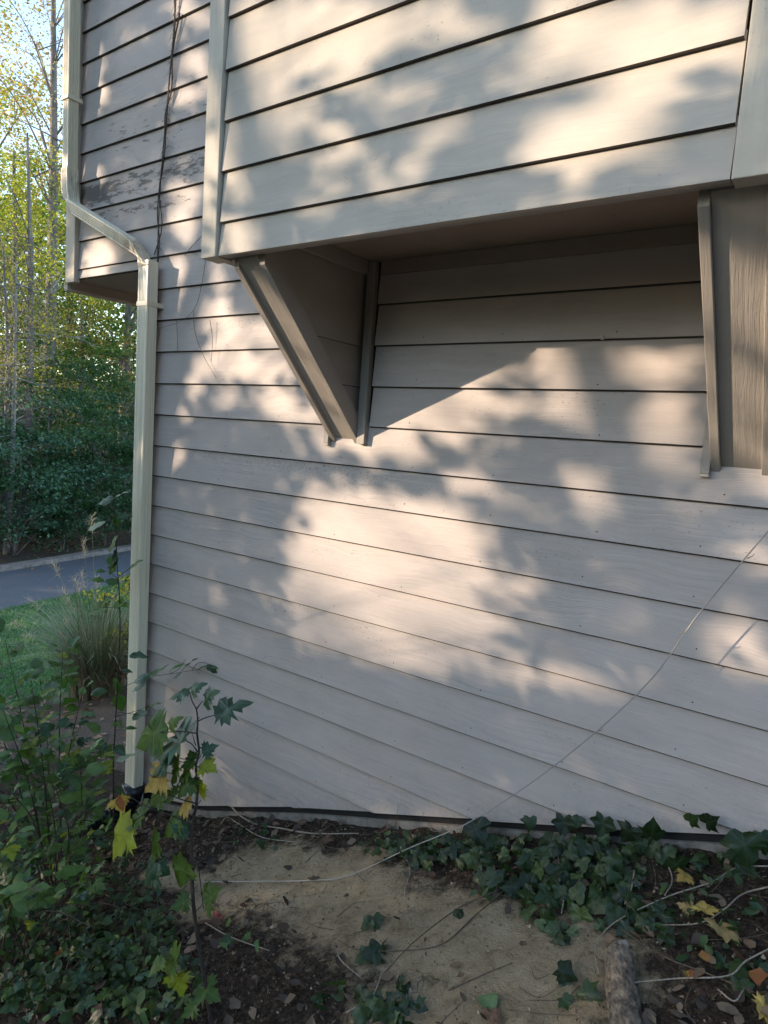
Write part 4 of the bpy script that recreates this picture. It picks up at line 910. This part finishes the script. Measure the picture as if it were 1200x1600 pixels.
# dead vine on the upper siding
dv = thing('dead_vine', 'dark dead vine stems climbing the upper siding beside the bay', 'vine', (-3.35, -.03, 1.6))
for i_, path in enumerate([[(276, -20), (271, 55), (264, 130), (258, 200), (251, 285), (247, 365), (246, 430)], [(272, -20), (273, 45), (266, 110), (262, 165), (256, 250), (249, 300), (253, 355), (241, 398)], [(281, 20), (270, 80), (268, 140), (258, 180), (258, 230), (252, 270), (246, 330), (249, 375), (246, 415)],
             [(246, 430), (240, 450), (248, 468), (244, 500), (249, 520), (243, 552), (241, 600)], [(323, 392), (316, 440), (306, 478), (286, 500), (252, 512)], [(302, 485), (305, 520), (318, 556), (338, 590)], [(328, 500), (332, 530), (330, 565)], [(276, 500), (278, 550)], [(322, 362), (300, 385), (288, 400)], [(262, 160), (270, 150), (274, 138)], [(256, 236), (263, 228), (272, 232)]]):
    stem(dv, [on_y(x, y, -.024 - rng.uniform(0, .008)) for x, y in path], .0042 if i_ < 3 else .0017, .0030 if i_ < 3 else .0010, M_DVINE if i_ < 3 else M_STEMB, 'stem' if i_ < 3 else 'tendril', 5, 6)
m = MB()
for q in range(150):
    y = rng.uniform(-10, 420); x = np.interp(y, [-10, 60, 130, 200, 285, 365, 430], [275, 271, 264, 258, 251, 247, 246]); p = on_y(x, y, -.026); e = p + np.array([rng.uniform(-.05, .05), rng.uniform(0, .01), rng.uniform(-.05, .01)])
    m.tube([p, (p + e) / 2 + rv(.004), e], [.0010, .0008, .0005], 3)
m.build('rootlets', M_DVINE, dv, kind='stuff')

# ornamental grass beside the road
gb = hit(150, 1085); gr = thing('ornamental_grass', 'arching clump of ornamental grass with pale feathery plumes by the lawn', 'grass clump', gb)
k = NM('grass_blade'); rnd = k.n('ShaderNodeNewGeometry').outputs['Random Per Island']
gsz = k.n('ShaderNodeSeparateXYZ', {0: k.pos()}).outputs[2]
dryf = k.math('MULTIPLY', k.n('ShaderNodeMapRange', {0: gsz, 1: float(gb[2]) + .75, 2: float(gb[2]) + .25}).outputs[0], k.math('GREATER_THAN', rnd, .25))
M_BLADE = k.done(k.mix(dryf, k.ramp(rnd, [(0, (.10, .17, .08)), (.4, (.17, .24, .13)), (.75, (.30, .34, .24)), (1, (.40, .38, .27))]), (.26, .20, .13)), .5)
M_PLUME = leafmat('plume', [(.50, .42, .38), (.62, .53, .50)], .7, .4)
def blade(m, p0, az, L, lean, w):
    dx = np.array([math.cos(az), math.sin(az), 0]); sd = np.array([-math.sin(az), math.cos(az), 0]); vs = []; n = 6
    for i in range(n + 1):
        t = i / n; p = p0 + dx * (lean * L * t ** 1.8) + np.array([0, 0, L * (t - .42 * lean * t ** 3)]); ww = w * (1 - t ** 2) + .0006
        vs += [p - sd * ww, p + sd * ww]
    m.add(vs, [(2 * i, 2 * i + 1, 2 * i + 3, 2 * i + 2) for i in range(n)])
m = MB()
for _ in range(900):
    az = rng.uniform(0, 6.283); r = rng.uniform(0, .28); p0 = gb + np.array([r * math.cos(az), r * math.sin(az), -.03]); blade(m, p0, az + rng.normal() * .5, rng.uniform(.7, 1.45), rng.uniform(.1, 1.0), rng.uniform(.004, .008))
m.build('blades', M_BLADE, gr, kind='stuff')
for (x, y, dd) in [(143, 812, .1), (130, 848, 0), (84, 884, -.2), (118, 908, 0), (100, 925, -.1), (128, 900, .1), (108, 940, -.1), (48, 938, -.3), (22, 972, -.4), (40, 992, -.3), (150, 905, .2), (98, 962, 0)]:
    tip = on_y(x, y, gb[1] + dd); mdp = (gb + tip) / 2 + np.array([0, 0, .18]); base_p = gb + np.array([rng.uniform(-.1, .1), rng.uniform(-.1, .1), 0])
    path = spline([base_p, mdp * .5 + (base_p * .15 + tip * .35) + np.array([0, 0, .1]), tip], 6); st_ = MB(); st_.tube(path, list(np.linspace(.004, .0015, len(path))), 4); so_ = st_.build('plume_stalk', M_BLADE, gr, smooth=True)
    m = MB(); td = np.array(path[-1]) - np.array(path[-2]); td /= np.linalg.norm(td)
    for _ in range(70):
        s_ = rng.uniform(-.04, .16); p = tip - td * s_; d = td * .7 + rv(.45); d /= np.linalg.norm(d); L = rng.uniform(.05, .12); w = np.cross(d, [.3, .5, .8]); w /= np.linalg.norm(w)
        e = p + d * L + np.array([0, 0, -.02]); m.add([p - w * .0018, p + w * .0018, e + w * .0012, e - w * .0012], [(0, 1, 2, 3)])
    m.build('plume', M_PLUME, so_)
tree('shrub', 'bright green shrub peeking out beside the downspout behind the grass clump', 'shrub', gp(207, 8.3), 1.5, [(0, 0, .75, .42, .42, .7)], T_YELG, 1500, .05, .02, M_STEM, (0, 0), None, limbs=10, mats2=T_GRN, clump=.16)

# lawn blades (nobody could count them)
n = 60000; X = rng.uniform(-14.3, -7.2, n) ; Y = rng.uniform(-3, 9, n); X = X + .0 * Y
sh = X + .2 * (Y - 5); ok = (sh > -13.85); X, Y = X[ok], Y[ok]; Z = zcoarse(X, Y); n = len(X)
a = rng.uniform(0, 6.283, n); h = rng.uniform(.03, .085, n); w = .012
v0 = np.stack([X - np.cos(a) * w, Y - np.sin(a) * w, Z - .01], 1); v1 = np.stack([X + np.cos(a) * w, Y + np.sin(a) * w, Z - .01], 1); v2 = np.stack([X + rng.normal(size=n) * .03, Y + rng.normal(size=n) * .03, Z + h], 1)
v = np.stack([v0, v1, v2], 1).reshape(-1, 3); me = bpy.data.meshes.new('lawn_grass'); me.vertices.add(3 * n); me.vertices.foreach_set('co', v.ravel()); me.loops.add(3 * n); me.loops.foreach_set('vertex_index', np.arange(3 * n, dtype=np.int32))
me.polygons.add(n); me.polygons.foreach_set('loop_start', np.arange(0, 3 * n, 3, dtype=np.int32)); me.polygons.foreach_set('loop_total', np.full(n, 3, np.int32)); me.update(calc_edges=True)
me.materials.append(leafmat('lawn_blade', [(.065, .17, .075), (.09, .23, .10), (.14, .28, .13)], .5, .3)); o = bpy.data.objects.new('lawn_grass', me); COL.objects.link(o); o['kind'] = 'stuff'

# leaf litter
M_LIT = leafmat('litter_leaf', [(.030, .022, .016), (.065, .045, .032), (.11, .08, .058), (.16, .115, .072), (.085, .042, .024), (.055, .042, .034)], .7, .1)
n = 19000; X = rng.uniform(-4.6, 1.2, n); Y = rng.uniform(-3.2, -.02, n)
dm = np.zeros(n)
for a_, b_, r_ in segs:
    ab = (b_ - a_)[:2]; t = np.clip(((np.stack([X, Y], 1) - a_[:2]) @ ab) / (ab @ ab), 0, 1); dd = np.linalg.norm(np.stack([X, Y], 1) - (a_[:2] + t[:, None] * ab), axis=1); dm = np.maximum(dm, 1 - np.clip(dd / r_ - .3, 0, 1))
keep = rng.uniform(0, 1, n) > np.clip(dm * 1.15, 0, .93); X, Y = X[keep], Y[keep]; Z = np.array([gz(x, y) for x, y in zip(X, Y)]) + rng.uniform(.002, .012, len(X))
q_ = rng.uniform(0, 1, len(X)) < .68
leaf_cloud('leaf_litter', np.stack([X, Y, Z], 1)[q_], .017, M_LIT, kind='stuff', up=1.2, elong=.35)
leaf_cloud('dead_leaf_litter', np.stack([X, Y, Z + .006], 1)[~q_][:5200], .042, M_LIT, kind='stuff', up=1.3, elong=.62, oval=True)
# crumbs and pebbles on the bare clay
n = 5200; X = rng.uniform(-3.0, .6, n); Y = rng.uniform(-1.8, -.03, n); cv, cf = [], []
for q, (x, y) in enumerate(zip(X, Y)):
    z = gz(x, y); r_ = .0016 + .0045 * rng.random() ** 3 + (.007 * rng.random() if q % 26 == 0 else 0); a = rng.normal(size=(5, 3)) * .25 + np.array([[1, 0, 0], [0, 1, 0], [-1, -.2, 0], [.1, -1, .1], [0, 0, 1]]); a = a * r_ + np.array([x, y, z + .001]); b_ = q * 5
    cv += [tuple(c_) for c_ in a]; cf += [(b_, b_ + 1, b_ + 4), (b_ + 1, b_ + 2, b_ + 4), (b_ + 2, b_ + 3, b_ + 4), (b_ + 3, b_, b_ + 4)]
m = MB(); m.v = cv; m.f = cf; k = NM('crumb'); rnd = k.n('ShaderNodeNewGeometry').outputs['Random Per Island']
m.build('soil_crumbs', k.done(k.ramp(rnd, [(0, (.08, .055, .035)), (.6, (.24, .18, .115)), (1, (.38, .31, .22))]), .95), kind='stuff')
# small weeds nobody could count
pp = scatter_px([(60, 1500, 120, 100, 1500), (190, 1470, 90, 80, 900), (130, 1340, 90, 70, 700), (20, 1360, 70, 90, 700), (250, 1560, 80, 50, 500), (60, 1250, 90, 90, 500), (400, 1310, 50, 14, 60), (680, 1330, 120, 20, 220), (860, 1370, 140, 60, 300), (1080, 1430, 110, 90, 160), (-90, 1400, 60, 160, 500)])
Q = []
for px, py in pp:
    g_ = hit(px, py); hh = rng.uniform(.005, .10) * (1 if px < 330 else .45); Q.append((g_[0], min(g_[1] - hh * .3, -.02), gz(g_[0], g_[1]) + hh))
leaf_cloud('small_weeds', np.array(Q)[::2], .036, leafmat('weed_leaf', [(.018, .042, .014), (.035, .072, .018), (.055, .10, .025), (.022, .052, .026), (.08, .09, .03)], .5, .3), kind='stuff', up=.7, elong=.6, oval=True)
m = MB()
for px, py in pp[::28]:
    g_ = hit(px, py); g_[2] = gz(g_[0], g_[1]); e_ = g_ + np.array([rng.normal() * .05, rng.normal() * .04, rng.uniform(.04, .20)]); m.tube(spline([g_, (g_ + e_) / 2 + rv(.01), e_ + rv(.012)], 3), list(np.linspace(.0013, .0006, 7)), 3)
m.build('weed_stalks', M_STEMB, kind='stuff')
n = 9000; X = rng.uniform(-24, -4, n); Y = rng.uniform(-6, 16, n); s_ = X + .2 * (Y - 5); keep = (s_ < -17.3) | ((s_ > -17.0) & (s_ < -16.6)) | (X > -8.3) | (rng.uniform(0, 1, n) < .12); X, Y, s_ = X[keep], Y[keep], s_[keep]
Z = np.where((s_ < -16.6) & (s_ > -17.0), -2.435, np.where((s_ >= -16.6) & (s_ < -13.9), -2.435, zcoarse(X, Y) + .015))
leaf_cloud('scattered_leaves', np.stack([X, Y, Z], 1), .085, leafmat('roadside_leaf', [(.16, .10, .06), (.26, .17, .10), (.30, .22, .15), (.20, .10, .06)], .7, .1), kind='stuff', up=2.5, elong=.7)
# twigs and root ends on the ground
m = MB()
for _ in range(230):
    x = rng.uniform(-3.3, .7); y = rng.uniform(-1.9, -.04); a = rng.uniform(0, 3.14); L = rng.uniform(.04, .22); p = np.array([x, y, 0]); e = p + np.array([math.cos(a) * L, math.sin(a) * L * .7, 0]); e[1] = min(e[1], -.03); mid = (p + e) / 2 + np.array([rng.normal() * .012, rng.normal() * .012, 0]); pts = []
    for q in (p, mid, e): q[2] = gz(q[0], q[1]) + rng.uniform(.002, .012); pts.append(q)
    m.tube(spline(pts, 3), list(np.linspace(.0018, .0008, 7)), 4)
m.build('twigs', M_STEMB, kind='stuff')
rt = thing('exposed_root', 'pale root looping out from under the siding at the left', 'root', hit(375, 1285))
stem(rt, [on_y(362, 1261, -.01), on_y(376, 1275, -.05)] + [hit(x, y) + np.array([0, 0, .012]) for x, y in [(400, 1291), (440, 1298), (490, 1306), (560, 1306)]], .0045, .0028, M_VINE, 'root', 6, 6)
stem(rt, [hit(x, y) + np.array([0, 0, .012]) for x, y in [(345, 1290), (355, 1280), (372, 1290), (410, 1312), (470, 1320)]], .003, .002, M_VINE, 'root', 6, 6)

# black corrugated drain pipe at the foot of the downspout
dp = thing('drain_pipe', 'black corrugated drain pipe leading away from the downspout foot', 'drain pipe', hit(165, 1280))
g1 = hit(178, 1282); g2 = hit(150, 1296); g3 = hit(118, 1312)
path = spline([np.array([-3.41, -.10, -.74]), np.array([-3.40, -.13, -.83]), g1 + np.array([0, 0, .055]), g2 + np.array([0, 0, .045]), g3 + np.array([0, 0, .02])], 22)
m = MB(); m.tube(path, [.050 + .0065 * math.sin(i * 1.75) for i in range(len(path))], 14); k = NM('black_plastic'); m.build('corrugated_pipe', k.done((.010, .011, .014), .32), dp, smooth=False)
m = MB(); m.tube([np.array([-3.41, -.09, -.70]), np.array([-3.41, -.10, -.80])], [.068, .062], 14); m.build('adapter', k.m, dp, smooth=True)

# log
l0 = hit(966, 1500); l1 = hit(984, 1660); l0[2] = gz(*l0[:2]) + .020; l1[2] = gz(*l1[:2]) + .026
lg = thing('log', 'short bark-covered log lying at the bottom right', 'log', (l0 + l1) / 2)
n_ = 26; path = [l0 + (l1 - l0) * i / (n_ - 1) + np.array([.004 * math.sin(i * .5), 0, 0]) for i in range(n_)]
ax = (l1 - l0) / np.linalg.norm(l1 - l0); a1 = np.cross(ax, [0, 0, 1]); a1 /= np.linalg.norm(a1); a2 = np.cross(a1, ax); LL = np.linalg.norm(l1 - l0); V_ = []; NA, NLn = 56, 90
for i in range(NLn):
    for q in range(NA):
        an = 2 * math.pi * q / NA; t = i / (NLn - 1); w_ = Vector((math.cos(an) * 1.2, math.sin(an) * 1.2, t * 3.2))
        rr_ = .040 + .004 * mnoise.noise(w_ * 1.1) + .0032 * mnoise.fractal(Vector((w_.x * 3.5, w_.y * 3.5, w_.z * 5)), .8, 2, 4) + (.003 if mnoise.noise(Vector((w_.x * 2.3, w_.y * 2.3, w_.z * 4 + 7))) > .12 else 0)
        if i < 3: rr_ -= .004 * (3 - i) / 3 * abs(mnoise.noise(w_ * 6)) * 3
        V_.append(l0 + ax * LL * t + rr_ * (math.cos(an) * a1 + math.sin(an) * a2))
m = MB(); m.add(V_, [(i * NA + q, i * NA + (q + 1) % NA, (i + 1) * NA + (q + 1) % NA, (i + 1) * NA + q) for i in range(NLn - 1) for q in range(NA)]); m.build('bark', M_LOG, lg, smooth=False)
m = MB(); m.tube([l0 - (l1 - l0) * .004, l0 + (l1 - l0) * .02], [.036, .037], 22); m.build('cut_end', bark('cut_wood', (.20, .14, .09), (.36, .27, .18), (60, 60, 60)), lg)
stn = thing('stone', 'small pale angular stone beside the log top', 'stone', hit(973, 1482))
bm_v = []; c0 = hit(973, 1484) + np.array([0, 0, .012])
m = MB(); pts_ = [(.020, 0, 0), (.006, .017, .002), (-.015, .012, -.002), (-.021, -.005, 0), (-.003, -.018, .003), (.014, -.013, 0)]
m.add([c0 + np.array([x, y, z - .012]) for x, y, z in pts_] + [c0 + np.array([x * .75, y * .75, z + .012]) for x, y, z in pts_], [(5, 4, 3, 2, 1, 0), tuple(range(6, 12))] + [(i, (i + 1) % 6, 6 + (i + 1) % 6, 6 + i) for i in range(6)])
m.build('rock', M_FND, stn, bevel=.003)

# single fallen leaves one can point at
def fallen(kind, px, py, size, label, ang=None, lift=.012, name='fallen_leaf', wid=1.1):
    g = hit(px, py); g[2] = gz(g[0], g[1]) + lift; a = rng.uniform(0, 6.283) if ang is None else ang
    o = put(kind, None, g, (math.cos(a), math.sin(a), rng.uniform(-.1, .15)), (rng.uniform(-.2, .2), -.35, 1), size, wid, name=name)
    o['label'] = label; o['category'] = 'leaf'; o['group'] = 'fallen leaves on the ground'; return o
for a in [('tan', 1120, 1475, .10, 'large pale yellow maple leaf lying at the right', 1.2, .03), ('yel', 1100, 1448, .075, 'curled ochre leaf beside the large pale maple leaf', 1.9, .03), ('tan', 1082, 1430, .05, 'small cream leaf left of the curled ochre leaf', 3.0, .02), ('yel', 1072, 1385, .06, 'yellow-brown leaf hanging in the ivy stems at the right', 4.4, .04),
          ('ora', 1090, 1504, .045, 'orange-brown leaf below the pale maple leaf', .3, .02), ('ora', 1085, 1522, .035, 'small salmon leaf under the orange-brown leaf', 4.6, .012), ('ora', 1170, 1525, .075, 'long rust-coloured leaf at the right edge', -.3, .015), ('yel', 1073, 1520, .04, 'narrow yellow leaf fragment right of the log', 4.9, .01, 'fallen_leaf', .5),
          ('brn', 952, 1478, .05, 'grey-tan leaf leaning on the log top', 2.0, .02), ('brn', 150, 1498, .075, 'broad russet leaf in the creepers at the lower left', .2, .04), ('ora', 92, 1520, .075, 'long orange leaf in the creepers at the lower left', 2.3, .05), ('ora', 28, 1448, .07, 'amber leaf near the left edge', .1, .05),
          ('red', 332, 1432, .055, 'crimson leaf beside the maple sapling stem', .4, .012), ('brn', 288, 1500, .055, 'upright tan curled leaf left of the sapling stem', 1.6, .03), ('ora', 118, 1478, .05, 'narrow reddish-orange leaf standing among stems', 1.3, .06), ('brn', 444, 1528, .04, 'copper-brown leaf on dark soil at the bottom', .8, .008),
          ('brnm', 760, 1600, .06, 'grey dead leaf at the bottom edge under the heart-shaped leaf', 1.3, .02), ('brnm', 505, 1318, .05, 'reddish-brown leaf near the wall left of the ivy', .5, .02), ('brn', 425, 1290, .04, 'dull red-brown leaf close under the siding', .5, .012), ('yel', 1180, 1590, .07, 'yellow leaf in the bottom right corner', .6, .02), ('brn', 150, 1580, .07, 'dark russet leaf at the bottom left edge', -.4, .03), ('brn', 1090, 1560, .05, 'brown curled leaf right of the log', 1.1, .01)]:
    fallen(*a)
for (kd, px, py, sz, lb) in [('ivyh', 760, 1560, .062, 'pale green heart-shaped leaf alone on the bare clay'), ('ivy', 715, 1425, .045, 'dark ivy leaf lying on the clay under the ivy')]:
    o = fallen(kd, px, py, sz, lb, -.9, .012); 
    if kd == 'ivyh': o.data = leaf_mesh('leaf', 'heart', L_PALEG if False else leafmat('pale_green_leaf', [(.10, .17, .07), (.12, .19, .08)], .5, .2, False), seed=2)
